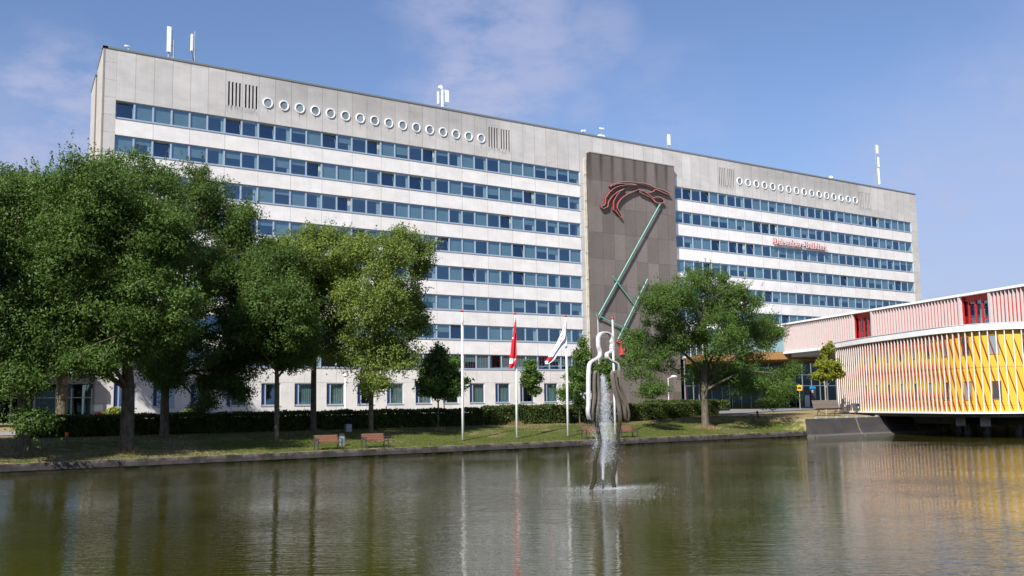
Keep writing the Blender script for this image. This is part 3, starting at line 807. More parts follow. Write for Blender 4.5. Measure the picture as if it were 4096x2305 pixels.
antenna('panel_antenna', 'cluster of three white panels and round dish on one mast', 'antenna', 38.25, Y2, [
    ('mast', lambda m_: (m_.tube([(38.25,Y2,37.7),(38.25,Y2,41.0)], .07, 8), m_.tube([(37.6,Y2,40.3),(38.8,Y2,40.3)], .03, 5), m_.tube([(37.6,Y2,38.95),(38.8,Y2,38.95)], .03, 5)), M['steel']),
    ('panel', lambda m_: m_.box(37.42,37.60,Y2-.2,Y2,38.9,40.4), M['white']),
    ('panel', lambda m_: m_.box(37.86,38.12,Y2-.35,Y2-.2,38.55,40.75), M['white']),
    ('panel', lambda m_: m_.box(38.42,38.95,Y2-.25,Y2-.1,39.25,40.75), M['white']),
    ('dish', lambda m_: m_.tube([(37.78,Y2-.35,40.95),(37.78,Y2-.1,40.95)], .25, 14), M['white'])])
antenna('roof_floodlight', 'pair of small white floodlights on the roof edge', 'floodlight', 60.05, Y2, [
    ('mast', lambda m_: m_.tube([(60.1,Y2,37.7),(60.1,Y2,39.0)], .04, 6), M['steel']),
    ('lamp', lambda m_: (m_.box(59.75,59.98,Y2-.15,Y2+.1,38.75,39.0), m_.box(60.16,60.36,Y2-.15,Y2+.1,38.8,39.05)), M['whitem'])])
antenna('roof_camera', 'white camera arm on a flat white base above the dark tower', 'camera', 63.1, Y2, [
    ('base', lambda m_: m_.add([(62.4,Y2-.4,37.7),(63.75,Y2-.4,37.7),(63.75,Y2+.4,37.7),(62.4,Y2+.4,37.7),(62.7,Y2-.3,38.75),(63.5,Y2-.3,38.75),(63.5,Y2+.3,38.75),(62.7,Y2+.3,38.75)], [(0,1,5,4),(1,2,6,5),(2,3,7,6),(3,0,4,7),(4,5,6,7)]), M['whitem']),
    ('arm', lambda m_: m_.tube([(63.05,Y2,38.7),(63.3,Y2,39.5)], .05, 6), M['steel']),
    ('housing', lambda m_: (m_.obox((63.1,Y2-.12,39.5), (.5,0,.12), (0,.24,0), (-.05,0,.22)), m_.box(62.9,63.1,Y2-.08,Y2+.08,39.6,39.8)), M['whitem'])])
def whip(x, z1, r_, lab):
    antenna('whip_antenna', lab, 'antenna', x, Y2, [('rod', lambda m_: m_.tube([(x,Y2,37.7),(x,Y2,z1)], [r_, r_*.6], 6), M['steel']), ('base', lambda m_: m_.tube([(x,Y2,37.7),(x,Y2,38.2)], r_*2, 6), M['steel'])])
whip(64.28, 40.95, .022, 'thin whip antenna beside the white camera arm')
antenna('panel_antenna', 'single short white panel antenna above the tower\'s far edge', 'antenna', 75.55, Y2, [
    ('mast', lambda m_: (m_.tube([(75.55,Y2,37.7),(75.55,Y2,39.1)], .07, 8), m_.tube([(75.3,Y2,38.3),(75.3,Y2,40.4)], .02, 4), [m_.tube([(75.3,Y2,z_),(75.5,Y2,z_)], .02, 4) for z_ in (38.6,39.2,39.8,40.3)]), M['steel']),
    ('panel', lambda m_: m_.box(75.38,75.82,Y2-.2,Y2-.06,39.05,40.62), M['white'])])
whip(76.7, 39.5, .03, 'shortest dark whip antenna behind the single white panel')
whip(77.8, 40.1, .02, 'thin whip antenna two steps past the single white panel')
whip(92.55, 40.7, .06, 'thick grey whip antenna above the far vent slots')
antenna('roof_vent', 'small white dome on the far roof edge', 'vent', 111.75, Y2, [
    ('cap', lambda m_: m_.lathe((111.75,Y2,38.55), [(.36,0),(.34,.2),(.2,.38),(.02,.45)], 12), M['whitem']), ('stem', lambda m_: m_.tube([(111.75,Y2,37.7),(111.75,Y2,38.56)], .16, 8), M['steel'])])
antenna('lattice_mast', 'short grey lattice mast on the far roof', 'mast', 115., Y2, [
    ('frame', lambda m_: (m_.tube([(114.9,Y2,37.7),(114.9,Y2,39.7)], .035, 5), m_.tube([(115.2,Y2,37.7),(115.2,Y2,39.7)], .035, 5), [m_.tube([(114.9,Y2,z_),(115.2,Y2,z_+.22)], .02, 4) for z_ in (37.9,38.3,38.7,39.1,39.4)]), M['steel'])])
antenna('panel_antenna', 'tall far mast with stacked white panels and slanting stay', 'antenna', 124.2, Y2, [
    ('mast', lambda m_: (m_.tube([(124.2,Y2,37.7),(123.95,Y2,45.8)], .11, 8), m_.tube([(124.0,Y2,42.2),(122.3,Y2,37.8)], .035, 5), m_.tube([(123.6,Y2,37.8),(123.6,Y2,41.5)], .02, 4)), M['steel']),
    ('panel', lambda m_: m_.obox((124.12,Y2-.3,44.3), (.42,0,0), (0,.2,0), (-.02,0,1.45)), M['white']),
    ('panel', lambda m_: m_.box(124.38,124.62,Y2-.3,Y2-.1,42.0,43.7), M['white']),
    ('panel', lambda m_: m_.tube([(124.35,Y2-.25,39.0),(124.25,Y2-.25,41.7)], .17, 10), M['white'])])

# ------------------------------------------------------------------ entrance pavilion at the left
pav = thing('entrance_pavilion', 'low dark glass entrance pavilion with slatted roof band beside the slab', 'pavilion', (-8.,-1.,2.05))
mb = MB(); mb.box(-17., -1.45, -1.0, 8., 5.45, 6.42); pr_ = mb.build('roof', M['dgrey'], pav)
mb = MB()
for k in range(9): mb.obox((-17.,-1.02-.0,5.50+k*.1), (15.5,0,0), (0,-.07,-.03), (0,0,.03))
mb.build('roof_slats', M['slate'], pav)
mb = MB()
for x in (-16.8,-14.6,-12.4,-10.4,-8.3,-6.4,-4.6,-3.3,-1.55): mb.box(x-.06, x+.06, -.86, -.74, 2.05, 5.45)
mb.box(-17,-1.45,-.84,-.76,4.2,4.28); mb.build('mullions', M['dgrey'], pav)
MB().quad((-17,-.8,2.05),(-1.5,-.8,2.05),(-1.5,-.8,5.45),(-17,-.8,5.45)).build('pane', M['glassdark'], pav)
mb = MB(); mb.box(-17,-1.5,3.,3.1,2.05,5.45); mb.box(-17,-1.5,-.7,3.,2.0,2.07); mb.build('interior', M['dark'], pav)
mb = MB(); mb.box(-6.1,-5.7,.5,.6,2.1,4.3); mb.box(-3.0,-2.85,-.2,-.1,2.1,3.1); mb.build('light_panel', M['steel'], pav)

# ------------------------------------------------------------------ finned upper wing
P0 = Vector((75.,-17.6,0)); DW = Vector((.38,.925,0)).normalized(); NW = Vector((-.925,.38,0)).normalized()
wing = thing('finned_wing', 'raised pink-white upper wing of vertical fins with red windows', 'building', (70.,-30.,8.7))
def ws(s_, off=0., z=0.): return P0-DW*s_+NW*off+Vector((0,0,z))
SEND = 70.
wins = [(15.45, 18.85), (33.25, 37.0), (52., 55.5)]
mb = MB()
edges = [-.05]+[v for w_ in wins for v in w_]+[SEND]
for a, b in zip(edges[0::2], edges[1::2]):
    mb.obox(ws(a, 0, 8.95), -DW*(b-a), -NW*.2, (0,0,3.25))
mb.obox(ws(-.05,-.9,8.95), -DW*SEND, -NW*12, (0,0,3.25))
mb.build('red_wall', M['red'], wing)
for a, b in zip(edges[0::2], edges[1::2]):
    mb = MB(); s_ = .42
    while s_ < SEND:
        if a+.28 < s_ < b-.32: mb.obox(ws(s_,.005,8.95), -DW*.05, NW*.235, (0,0,3.25))
        s_ += .478
    mb.obox(ws(a+.02 if a > 0 else -.1,.005,8.95), -DW*.28, NW*.245, (0,0,3.25)); mb.obox(ws(b-.30,.005,8.95), -DW*.28, NW*.245, (0,0,3.25))
    mb.build('fin_screen', M['winginner'], wing)
mb = MB(); mb.obox(ws(-.15,.32,12.2), -DW*(SEND+.2), -NW*12.5, (0,0,.2)); mb.build('roof', M['white'], wing)
mb = MB(); mb.obox(ws(-.15,.28,8.70), -DW*(SEND+.2), -NW*12.5, (0,0,.245)); mb.build('floor_edge', M['white'], wing)
mb = MB(); mb.obox(ws(.4,-.5,8.28), -DW*(SEND-.6), -NW*11., (0,0,.41)); mb.build('soffit', pbr('grey_soffit', (.32,.32,.33), .7), wing)
for (a, b) in wins:
    mb = MB(); y = -.34
    mb.obox(ws(a,y,11.72), -DW*(b-a), NW*.12, (0,0,.48))
    w_ = b-a
    for f0, f1 in ((.12,.17),(.36,.42),(.60,.66),(.84,.90)):
        mb.obox(ws(a+w_*f0,y,8.95), -DW*w_*(f1-f0), NW*.10, (0,0,2.77))
    for f0, f1 in ((.17,.36),(.66,.84)):
        mb.obox(ws(a+w_*f0,y,9.95), -DW*w_*(f1-f0), NW*.09, (0,0,.14)); mb.obox(ws(a+w_*f0,y,11.58), -DW*w_*(f1-f0), NW*.09, (0,0,.14))
    wo = mb.build('window', M['redframe'], wing)
    p0, p1 = ws(a,y+.02,8.95), ws(b,y+.02,8.95)
    MB().quad(p0, p1, p1+Vector((0,0,2.77)), p0+Vector((0,0,2.77))).build('pane', M['glass'], wo)
    mb = MB(); c0, c1 = ws(a+w_*.42,-.6,8.95), ws(a+w_*.60,-.6,8.95); mb.quad(c0,c1,c1+Vector((0,0,2.8)),c0+Vector((0,0,2.8)))
    mb.build('curtain', M['curtain'], wo)
    mb = MB(); c0, c1 = ws(a,-.85,8.95), ws(b,-.85,8.95); mb.quad(c0,c1,c1+Vector((0,0,3.2)),c0+Vector((0,0,3.2))); mb.build('room', M['inside'], wo)
for k, sl in enumerate((5.2, 7.1, 11.6, 22.9, 26.9, 30.3, 38.7, 41.5, 45.)):
    kk = round((sl-.42)/.478); e = .42+kk*.478+.10
    mb = MB(); mb.obox(ws(e,.002,9.3), -DW*.33, NW*.012, (0,0,1.75)); mb.build('slit_window', M['slit'], wing)
# glazed end room of the wing
mb = MB(); e0 = P0+Vector((0,0,0)); e1 = P0+Vector((-6.4,7.7,0)); e2 = Vector((74.3,-1.2,0)); 
for (a, b, n) in ((e0, e1, 4), (e1, e2, 3)):
    for k in range(n+1):
        p = a.lerp(b, k/n); mb.tube([p+Vector((0,0,8.95)), p+Vector((0,0,12.0))], .06, 4)
fo = mb.build('glazed_end_frame', M['whitem'], wing)
mb = MB(); pts = [e0+Vector((.2,-.2,0)), e1+Vector((-.2,-.2,0)), e2, Vector((92,-1.2,0)), Vector((88,-19,0))]
for z0, z1 in ((12.0, 12.38),):
    n = len(pts); mb.add([p+Vector((0,0,z0)) for p in pts]+[p+Vector((0,0,z1)) for p in pts], [tuple(range(n-1,-1,-1)), tuple(range(n,2*n))]+[(i,(i+1)%n,(i+1)%n+n,i+n) for i in range(n)])
mb.build('glazed_end_roof', M['white'], wing)
mb = MB(); n = len(pts); mb.add([p+Vector((0,0,8.05)) for p in pts]+[p+Vector((0,0,8.95)) for p in pts], [tuple(range(n-1,-1,-1)), tuple(range(n,2*n))]+[(i,(i+1)%n,(i+1)%n+n,i+n) for i in range(n)])
mb.build('ochre_band', M['tan'], wing)
mb = MB()
for a, b in ((e0, e1), (e1, e2)): mb.quad(a+Vector((0,0,8.95)), b+Vector((0,0,8.95)), b+Vector((0,0,12.)), a+Vector((0,0,12.)))
mb.build('glazed_end_pane', M['glass'], wing)
mb = MB(); a, b = e0+Vector((1.2,.6,0)), e1+Vector((1.2,.6,0)); mb.quad(a+Vector((0,0,9)), b+Vector((0,0,9)), b+Vector((0,0,11.9)), a+Vector((0,0,11.9))); mb.build('glazed_end_curtain', M['curtain'], wing)

# ------------------------------------------------------------------ yellow drum building over the water
drum = thing('yellow_building', 'curved two-storey yellow building behind white fins on piers over water', 'building', (55.,-50.,1.9))
DC = catmull([(84,-38.6),(72,-37.4),(65,-36.7),(61.3,-36.5),(58.9,-37.3),(57.5,-39.1),(54.4,-43.7),(51.5,-49.0),(48.95,-54.0),(48.2,-56.4),(48.25,-58.5),(49.15,-60.3),(50.9,-61.5),(56,-63.0),(64,-64.5),(80,-66.5)], 12)
DL = [0.]
for a, b in zip(DC[:-1], DC[1:]): DL.append(DL[-1]+(b-a).length)
DLn = np.array(DL); DX = np.array([p.x for p in DC]); DY = np.array([p.y for p in DC]); DT = DL[-1]
def dp(s_, off=0., z=0.):
    x = np.interp(s_, DLn, DX); y = np.interp(s_, DLn, DY); h = .15
    tx = np.interp(s_+h, DLn, DX)-np.interp(s_-h, DLn, DX); ty = np.interp(s_+h, DLn, DY)-np.interp(s_-h, DLn, DY); L = math.hypot(tx, ty)
    return Vector((x+ty/L*off, y-tx/L*off, z))
def dband(mb, z0, z1, o0, o1, sa=0., sb=None, m=0):
    sb = DT if sb is None else sb; n = max(2, int((sb-sa)/.35))
    base = len(mb.v)
    for i in range(n+1):
        s_ = sa+(sb-sa)*i/n
        mb.v += [tuple(dp(s_,o1,z0)), tuple(dp(s_,o1,z1)), tuple(dp(s_,o0,z1)), tuple(dp(s_,o0,z0))]
    for i in range(n):
        a = base+4*i; b = a+4
        for k in range(4): mb.f.append((a+k, a+(k+1)%4, b+(k+1)%4, b+k)); mb.m.append(m)
    mb.f.append((base,base+3,base+2,base+1)); mb.m.append(m); mb.f.append((base+4*n,base+4*n+1,base+4*n+2,base+4*n+3)); mb.m.append(m)
mb = MB(); dband(mb, 1.97, 8.02, -.3, 0.); 
dband(mb, 5.26, 5.29, 0., .006, m=1); dband(mb, 2.42, 2.44, 0., .006, m=1)
mb.build('yellow_wall', [M['yellow'], M['tan']], drum)
mb = MB(); dband(mb, 8.02, 8.50, -.5, .40); mb.build('parapet', M['white'], drum)
mb = MB(); dband(mb, 8.50, 8.54, -.5, .44); mb.build('parapet_cap', pbr('pale_cap', (.60,.61,.62), .5), drum)
mb = MB(); dband(mb, 1.84, 1.97, -.5, .42); mb.build('base_ring', M['white'], drum)
mb = MB(); dband(mb, 1.56, 1.83, -1.2, -.15); mb.build('deck_edge', M['dgrey'], drum)
pts = [dp(DT*i/60, -.3) for i in range(61)]; n = len(pts)
mb = MB(); mb.add([p+Vector((0,0,8.3)) for p in pts], [tuple(range(n))]); mb.build('roof', pbr('roof_felt', (.25,.25,.25), .9), drum)
mb = MB(); mb.add([p+Vector((0,0,1.6)) for p in pts], [tuple(range(n-1,-1,-1))]); mb.build('deck', M['dgrey'], drum)
SP = .54
mb = MB(); red = MB(); s_ = .5; fins = []
while s_ < DT-12:
    fins.append(s_); s_ += SP
for s_ in fins:
    t = (dp(s_+.05)-dp(s_-.05)).normalized(); n_ = Vector((t.y,-t.x,0))
    mb.obox(dp(s_,.22,1.97)-t*.035, t*.07, n_*.075, (0,0,6.05))
    for z1 in (9.6, 7.42, 5.20, 2.95):
        prev = None
        for k in range(9):
            z = z1-2.15*k/8; ss_ = s_+.04+SP*(.80 if s_ < 30 else 1.05)*k/8
            if z > 8.02 or z < 1.98 or ss_ > DT-11: prev = None; continue
            tt = (dp(ss_+.05)-dp(ss_-.05)).normalized(); nn = Vector((tt.y,-tt.x,0))
            cur = (dp(ss_,.10,z), dp(ss_,.175,z), tt)
            if prev is not None:
                a0, a1, t0 = prev; b0, b1, t1 = cur; w_ = .026
                red.add([a0-t0*w_,a1-t0*w_,a1+t0*w_,a0+t0*w_,b0-t1*w_,b1-t1*w_,b1+t1*w_,b0+t1*w_], [(0,1,5,4),(1,2,6,5),(2,3,7,6),(3,0,4,7),(0,3,2,1),(4,5,6,7)])
            prev = cur
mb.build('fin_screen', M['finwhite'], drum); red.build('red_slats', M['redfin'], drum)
i = 7
while fins[min(i, len(fins)-1)] < DT-14 and i < len(fins)-4:
    s_ = fins[i]+.05
    for (z0, z1) in ((2.92, 4.22), (6.28, 7.62)):
        mb = MB(); dband(mb, z1, z1+.05, 0., .05, s_-.04, s_+.62); dband(mb, z0-.05, z0, 0., .05, s_-.04, s_+.62); dband(mb, z0-.001, z1+.001, 0., .045, s_-.04, s_-.001); dband(mb, z0-.001, z1+.001, 0., .045, s_+.581, s_+.62)
        wo = mb.build('window', pbr('window_trim', (.30,.20,.06), .6) if 'wtrim' not in M else M['wtrim'], drum)
        M.setdefault('wtrim', wo.data.materials[0])
        mb = MB(); dband(mb, z0, z1, .0, .008, s_, s_+.58)
        mb.build('pane', [M['dpaneA'], M['dpaneB']][(i//4+(z0 > 5)) % 2] if 'dpaneA' in M else M.setdefault('dpaneA', pbr('drum_glass', (.035,.045,.055), .08, 0, .7)), wo)
        M.setdefault('dpaneB', pbr('drum_glass_pale', (.20,.23,.24), .15, 0, .6))
    i += 4
# piers and beams
BD = Vector((.87,.5,0)).normalized(); BN = Vector((.5,-.87,0)).normalized()
for (x, y) in ((49.7,-54.7),(49.2,-57.0),(50.6,-60.6)):
    mb = MB(); mb.obox((x,y,.86), BD*16, BN*.72, (0,0,.70)); mb.build('beam', M['pierconc'], drum)
mb = MB(); mb.obox((58.0,-44.2,.86), Vector((-.25,-.97,0))*18, (.6,-.15,0), (0,0,.71)); mb.build('beam', M['pierconc'], drum)
for (x, y) in ((60.7,-48.2),(58.8,-50.2),(57.9,-52.5),(58.5,-54.9),(60.5,-58.)):
    mb = MB(); mb.lathe((x,y,-1.3), [(.30,0),(.30,1.32),(.22,1.7),(.22,2.2)], 12); mb.build('pier', M['pierconc'], drum, smooth=False)

# ------------------------------------------------------------------ flagpoles and flags
poles = []
for i, (x, lab) in enumerate(((11.82, 'white flagpole with a rolled white cloth tied at its top'), (16.22, 'white flagpole flying the red flag'), (20.68, 'white flagpole flying the white flag'), (25.12, 'bare white flagpole rising behind the fountain figure'))):
    z0 = gz(x, -42.7); p = thing('flagpole', lab, 'flagpole', (x,-42.7,z0), 'flagpoles on the lawn')
    mb = MB(); mb.tube([(x,-42.7,z0-.1),(x,-42.7,z0+4),(x,-42.7,9.18)], [.085,.075,.045], 12); mb.build('pole', M['white'], p, smooth=True)
    mb = MB(); mb.lathe((x,-42.7,9.18), [(.03,0),(.08,.04),(.10,.10),(.08,.16),(.02,.20)], 12); mb.build('finial', M['signred'], p, smooth=True)
    mb = MB(); mb.tube([(x+.08,-42.74,z0+.9),(x+.07,-42.76,9.1)], .006, 4); mb.build('halyard', M['whitem'], p)
    mb = MB(); mb.tube([(x,-42.7,z0-.1),(x,-42.7,z0+.06)], .12, 12); mb.build('base_collar', M['dgrey'], p)
mb = MB(); mb.lathe((11.77,-42.80,8.42), [(.02,0),(.07,.08),(.085,.22),(.05,.42),(.02,.6)], 8); o = mb.build('rolled_flag', M['flagwhite']); tag(o, 'small rolled white flag tied near the top of its pole', 'flag')

def flag(name, label, L, Rr, mats, ncol, fold, mfun):
    """cloth hanging between a left and a right edge curve (lists of (x,z)), with folds in depth"""
    Lc = catmull([(a[0],a[1],0) for a in L], 4); Rc = catmull([(a[0],a[1],0) for a in Rr], 4); n = min(len(Lc), len(Rc))
    mb = MB()
    for i in range(n):
        t = i/(n-1)
        for j in range(ncol+1):
            u = j/ncol; x = Lc[i].x*(1-u)+Rc[i].x*u; z = Lc[i].y*(1-u)+Rc[i].y*u
            y = -42.72-.12+fold*(.35+.65*t)*(math.sin(u*9.4+t*2.2)*.7+math.sin(u*19+1+t)*.3)-(1-u)*.05
            mb.v.append((x, y, z))
    for i in range(n-1):
        for j in range(ncol):
            a = i*(ncol+1)+j; mb.f.append((a, a+ncol+1, a+ncol+2, a+1)); mb.m.append(mfun((i+.5)/(n-1), (j+.5)/ncol))
    o = mb.build(name, mats, smooth=True); tag(o, label, 'flag', 'flags'); return o
RF = [((16.13,9.07),(16.17,9.07)),((16.04,8.63),(16.19,8.64)),((15.94,8.09),(16.19,8.1)),((15.9,7.82),(16.19,7.83)),((15.79,7.38),(16.18,7.38)),((15.7,6.66),(16.17,6.67)),((15.62,6.16),(16.16,6.17)),((15.59,5.81),(16.13,5.82)),((15.56,5.6),(15.94,5.6)),((15.61,5.48),(15.75,5.49))]
def redf(t, u):
    if .665 < t < .775 and u < .86-(t-.665)*2.2: return 1
    if .325 < t < .34 and u < .9: return 1
    if .17 < t < .27 and .62 < u < .95 and math.sin(t*190)*math.sin(u*30) > -.1: return 1
    if .385 < t < .415 and .05 < u < .2: return 1
    return 0
flag('red_flag', 'limp red flag with a white block near its bottom corner', [a for a, b in RF], [b for a, b in RF], [M['flagred'], M['flagwhite']], 18, .10, redf)
WL = [(20.52,9.12),(20.32,8.63),(20.2,8.26),(19.8,7.51),(19.46,6.95),(19.13,6.52),(18.94,6.28),(18.77,6.08),(18.7,5.99),(18.74,5.81)]
WR = [(20.61,9.16),(20.62,8.23),(20.63,7.2),(20.33,7.12),(20.09,6.94),(19.78,6.63),(19.59,6.29),(19.4,6.09),(19.16,5.92),(18.79,5.79)]
def whitef(t, u):
    if .64 < t < .83 and u < .72-(t-.64)*.8: return 1
    if .12 < t < .34 and abs(u-.30-.1*math.sin(t*20)) < .05 and math.sin(t*120) > .2: return 1
    return 0
flag('white_flag', 'billowing white flag with a red patch at its lower tip', WL, WR, [M['flagwhite'], M['flagred']], 22, .16, whitef)

# ------------------------------------------------------------------ benches
def bench(x, y, label, L=1.50):
    z0 = gz(x, y); b = thing('park_bench', label, 'bench', (x, y, z0), 'slatted benches along the quay'); h = L/2
    mb = MB()
    for k in range(3): mb.box(x-h+.03, x+h-.03, y-.30+k*.15, y-.30+k*.15+.12, z0+.42, z0+.455)
    mb.build('seat', M['wood'], b)
    mb = MB()
    for k in range(3): mb.obox((x-h+.03, y+.20+k*.035, z0+.48+k*.125), (L-.06,0,0), (0,.028,.008), (0,.03,.105))
    mb.build('backrest', M['wood'], b)
    for s_ in (-1, 1):
        xx = x+s_*h; mb = MB()
        mb.box(xx-.022, xx+.022, y-.34, y-.28, z0-.05, z0+.66); mb.obox((xx-.022,y+.22,z0-.05), (.044,0,0), (0,.06,0), (0,-.06,.50))
        mb.obox((xx-.022,y+.17,z0+.42), (.044,0,0), (0,.05,0), (0,.13,.42)); mb.box(xx-.02, xx+.02, y-.34, y+.20, z0+.385, z0+.42)
        mb.box(xx-.03, xx+.03, y-.36, y+.20, z0+.63, z0+.665)
        mb.build('leg_frame', M['dgrey'], b)
bench(1.34, -44.35, 'slatted bench beside the grey litter bin')
bench(4.42, -44.35, 'slatted bench in front of the light-barked tree')
bench(21.5, -44.35, 'slatted bench half hidden behind the fountain spray')
bench(24.75, -44.35, 'slatted bench standing behind the far leg of the fountain figure')

def oldbench():
    x, y = 49.9, -42.55; z0 = gz(x, y); b = thing('curved_bench', 'large weathered bench with curved slatted back and iron legs', 'bench', (x, y, z0))
    L = 2.45; ux = Vector((.90,-.43,0)).normalized(); uy = Vector((.43,.90,0)).normalized()   # along the seat / towards its back
    def P(a, d, z): return Vector((x,y,z0))+ux*a+uy*d+Vector((0,0,z))
    prof = [(-.42,.64),(-.30,.60),(-.15,.565),(0.,.56),(.12,.60),(.20,.70),(.25,.83),(.29,.97),(.34,1.11),(.41,1.24),(.50,1.33)]
    for nm, ks in (('seat', range(0,4)), ('backrest', range(4,10))):
        mb = MB()
        for k in ks:
            a, c = prof[k], prof[k+1]; d = Vector((c[0]-a[0], c[1]-a[1])); d *= .86
            mb.obox(P(-L/2,a[0],a[1]), ux*L, uy*d.x+Vector((0,0,d.y)), Vector((0,0,.03))-uy*.02)
        mb.build(nm, M['oldwood'], b)
    for s_ in (-.82, .82):
        mb = MB()
        mb.tube(catmull([P(s_,-.40,0), P(s_,-.25,.28), P(s_,.0,.40), P(s_,.22,.28), P(s_,.36,0)], 5), .028, 6)
        mb.tube(catmull([P(s_,-.38,.60), P(s_,-.18,.48), P(s_,.0,.40), P(s_,.15,.50), P(s_,.26,.80), P(s_,.46,1.25)], 5), .026, 6)
        mb.build('leg', pbr('mossy_iron', (.10,.095,.06), .8) if 'miron' not in M else M['miron'], b)
    mb = MB(); mb.tube([P(-.82,0,.40), P(0,-.05,.14), P(.82,0,.40)], .018, 5); mb.build('brace', M['oldwood'], b)
oldbench()

# ------------------------------------------------------------------ small street furniture
def litter_bin():
    x, y = 54.9, -41.85; z0 = gz(x, y); b = thing('litter_bin', 'dark grey litter bin on two thin legs near the yellow building', 'bin', (x, y, z0))
    mb = MB(); mb.add([(x-.20,y-.18,z0+.33),(x+.20,y-.18,z0+.33),(x+.20,y+.18,z0+.33),(x-.20,y+.18,z0+.33),(x-.26,y-.22,z0+.98),(x+.26,y-.22,z0+.98),(x+.26,y+.22,z0+1.02),(x-.26,y+.22,z0+1.02)], [(3,2,1,0),(0,1,5,4),(1,2,6,5),(2,3,7,6),(3,0,4,7),(4,5,6,7)])
    mb.build('body', pbr('bin_plastic', (.075,.08,.09), .5), b)
    mb = MB(); mb.box(x-.02,x+.20,y-.235,y-.2,z0+.86,z0+.98); mb.build('opening', M['dark'], b)
    mb = MB(); mb.box(x+.02,x+.14,y-.222,y-.20,z0+.58,z0+.72); mb.build('sticker', M['whitem'], b)
    for s_ in (-.17,.17): MB().tube([(x+s_,y,z0-.05),(x+s_,y,z0+.4)], .02, 6).build('leg', M['steel'], b)
litter_bin()
def qbin():
    x, y = 2.93, -43.0; z0 = gz(x, y); b = thing('litter_bin', 'flat grey steel litter bin with pictogram beside a slatted bench', 'bin', (x, y, z0))
    mb = MB(); mb.box(x-.13,x+.10,y-.14,y+.14,z0-.02,z0+.60); mb.build('body', M['grey'], b)
    mb = MB(); mb.box(x-.12,x+.09,y-.13,y+.13,z0+.60,z0+.74); mb.build('hood', M['dgrey'], b)
    mb = MB(); mb.box(x-.115,x+.0,y-.146,y-.14,z0+.44,z0+.56); p_ = mb.build('pictogram_plate', M['white'], b)
    mb = MB(); mb.box(x-.075,x-.035,y-.15,y-.147,z0+.46,z0+.54); mb.box(x-.05,x-.02,y-.15,y-.147,z0+.49,z0+.52); mb.build('pictogram', M['dark'], p_)
qbin()
def cabinet():
    x, y = 6.82, -36.0; z0 = gz(x, y); b = thing('utility_cabinet', 'small grey utility cabinet on the lawn before the hedge', 'cabinet', (x, y, z0))
    MB().box(x-.20,x+.20,y-.14,y+.14,z0-.02,z0+.48).build('body', M['steel'], b); MB().box(x-.22,x+.22,y-.16,y+.16,z0+.48,z0+.52).build('lid', M['grey'], b)
    MB().box(x-.18,x+.18,y-.152,y-.14,z0+.20,z0+.215).build('seam', M['dark'], b)
cabinet()
def bollard():
    x, y = -11.8, -38.4; z0 = gz(x, y); b = thing('bollard', 'short round wooden bollard with an orange top band', 'bollard', (x, y, z0))
    MB().tube([(x,y,z0-.1),(x,y,z0+.46)], .095, 12).build('post', M['oldwood'], b); MB().tube([(x,y,z0+.46),(x,y,z0+.64),(x,y,z0+.66)], [.096,.096,.08], 12).build('band', M['orange'], b)
bollard()
for (x, y, ln, lab) in ((42.3,-40.6,0., 'dark leaning fence stub nearer the single tree'), (43.35,-40.4,-.12,'dark leaning fence stub nearer the path')):
    z0 = gz(x, y); mb = MB(); mb.obox((x-.06,y-.06,z0-.05), (.12,0,0), (0,.12,0), (ln,0,.62)); o = mb.build('wooden_stub', M['oldwood']); tag(o, lab, 'post', 'wooden stubs')
def redbox(x, y, z0, w_, h, lab):
    b = thing('red_box', lab, 'box', (x, y, z0))
    MB().box(x,x+w_,y-.25,y,z0,z0+h).build('body', M['signred'], b); MB().box(x+w_*.45,x+w_*.75,y-.258,y-.25,z0+h*.25,z0+h*.62).build('label_plate', M['white'], b)
    MB().box(x+.05,x+w_-.05,y-.2,y-.05,1.9,z0).build('stand', M['grey'], b)
redbox(-.92, -.05, 2.38, .56, .52, 'red metal box on the white wall by the entrance pavilion')
redbox(71.3, -.9, 2.85, 1.0, .46, 'red metal box at the foot of the dark tower')
def lamp(x, y, hx, z, lab, head, pole_r=.06):
    z0 = gz(x, y); b = thing('street_lamp', lab, 'street lamp', (x, y, z0))
    MB().tube([(x,y,z0-.1),(x,y,z-.12)], [pole_r, pole_r*.7], 8).build('pole', M['whitem'], b)
    MB().tube([(x,y,z-.14),(hx,y,z+head)], .035, 6).build('arm', M['whitem'], b)
    mb = MB(); d = 1 if hx > x else -1; c = Vector((hx+d*.45,y,z+head+.06))
    vs = []; n = 12
    for (r_, zz) in ((.56,-.05),(.52,.05),(.36,.16),(.05,.22)):
        for k in range(n): q_ = 2*math.pi*k/n; vs.append(c+Vector((r_*math.cos(q_), r_*.5*math.sin(q_), zz+.18*d*r_*math.cos(q_)*(head > .05))))
    fs = [(i*n+k, i*n+(k+1)%n, (i+1)*n+(k+1)%n, (i+1)*n+k) for i in range(3) for k in range(n)]+[tuple(range(n-1,-1,-1)), tuple(3*n+k for k in range(n))]
    mb.add(vs, fs); mb.build('lamp_head', M['lens'], b, smooth=True)
lamp(34.0, -29., 35.9, 5.84, 'street lamp with a white dome head behind the fountain figure', .30)
lamp(66.3, -6., 66.9, 6.17, 'street lamp with a flat white head by the dark tower', 0.)
mb = MB(); x, y = 20.49, -8.; z0 = gz(x, y); b = thing('lamp_post', 'slim white lamp post in front of the ground-floor windows', 'lamp post', (x, y, z0))
MB().tube([(x,y,z0-.1),(x,y,6.0)], .07, 8).build('pole', M['whitem'], b); MB().lathe((x,y,6.0), [(.1,0),(.26,.08),(.26,.2),(.05,.32)], 12).build('lamp_head', M['lens'], b)
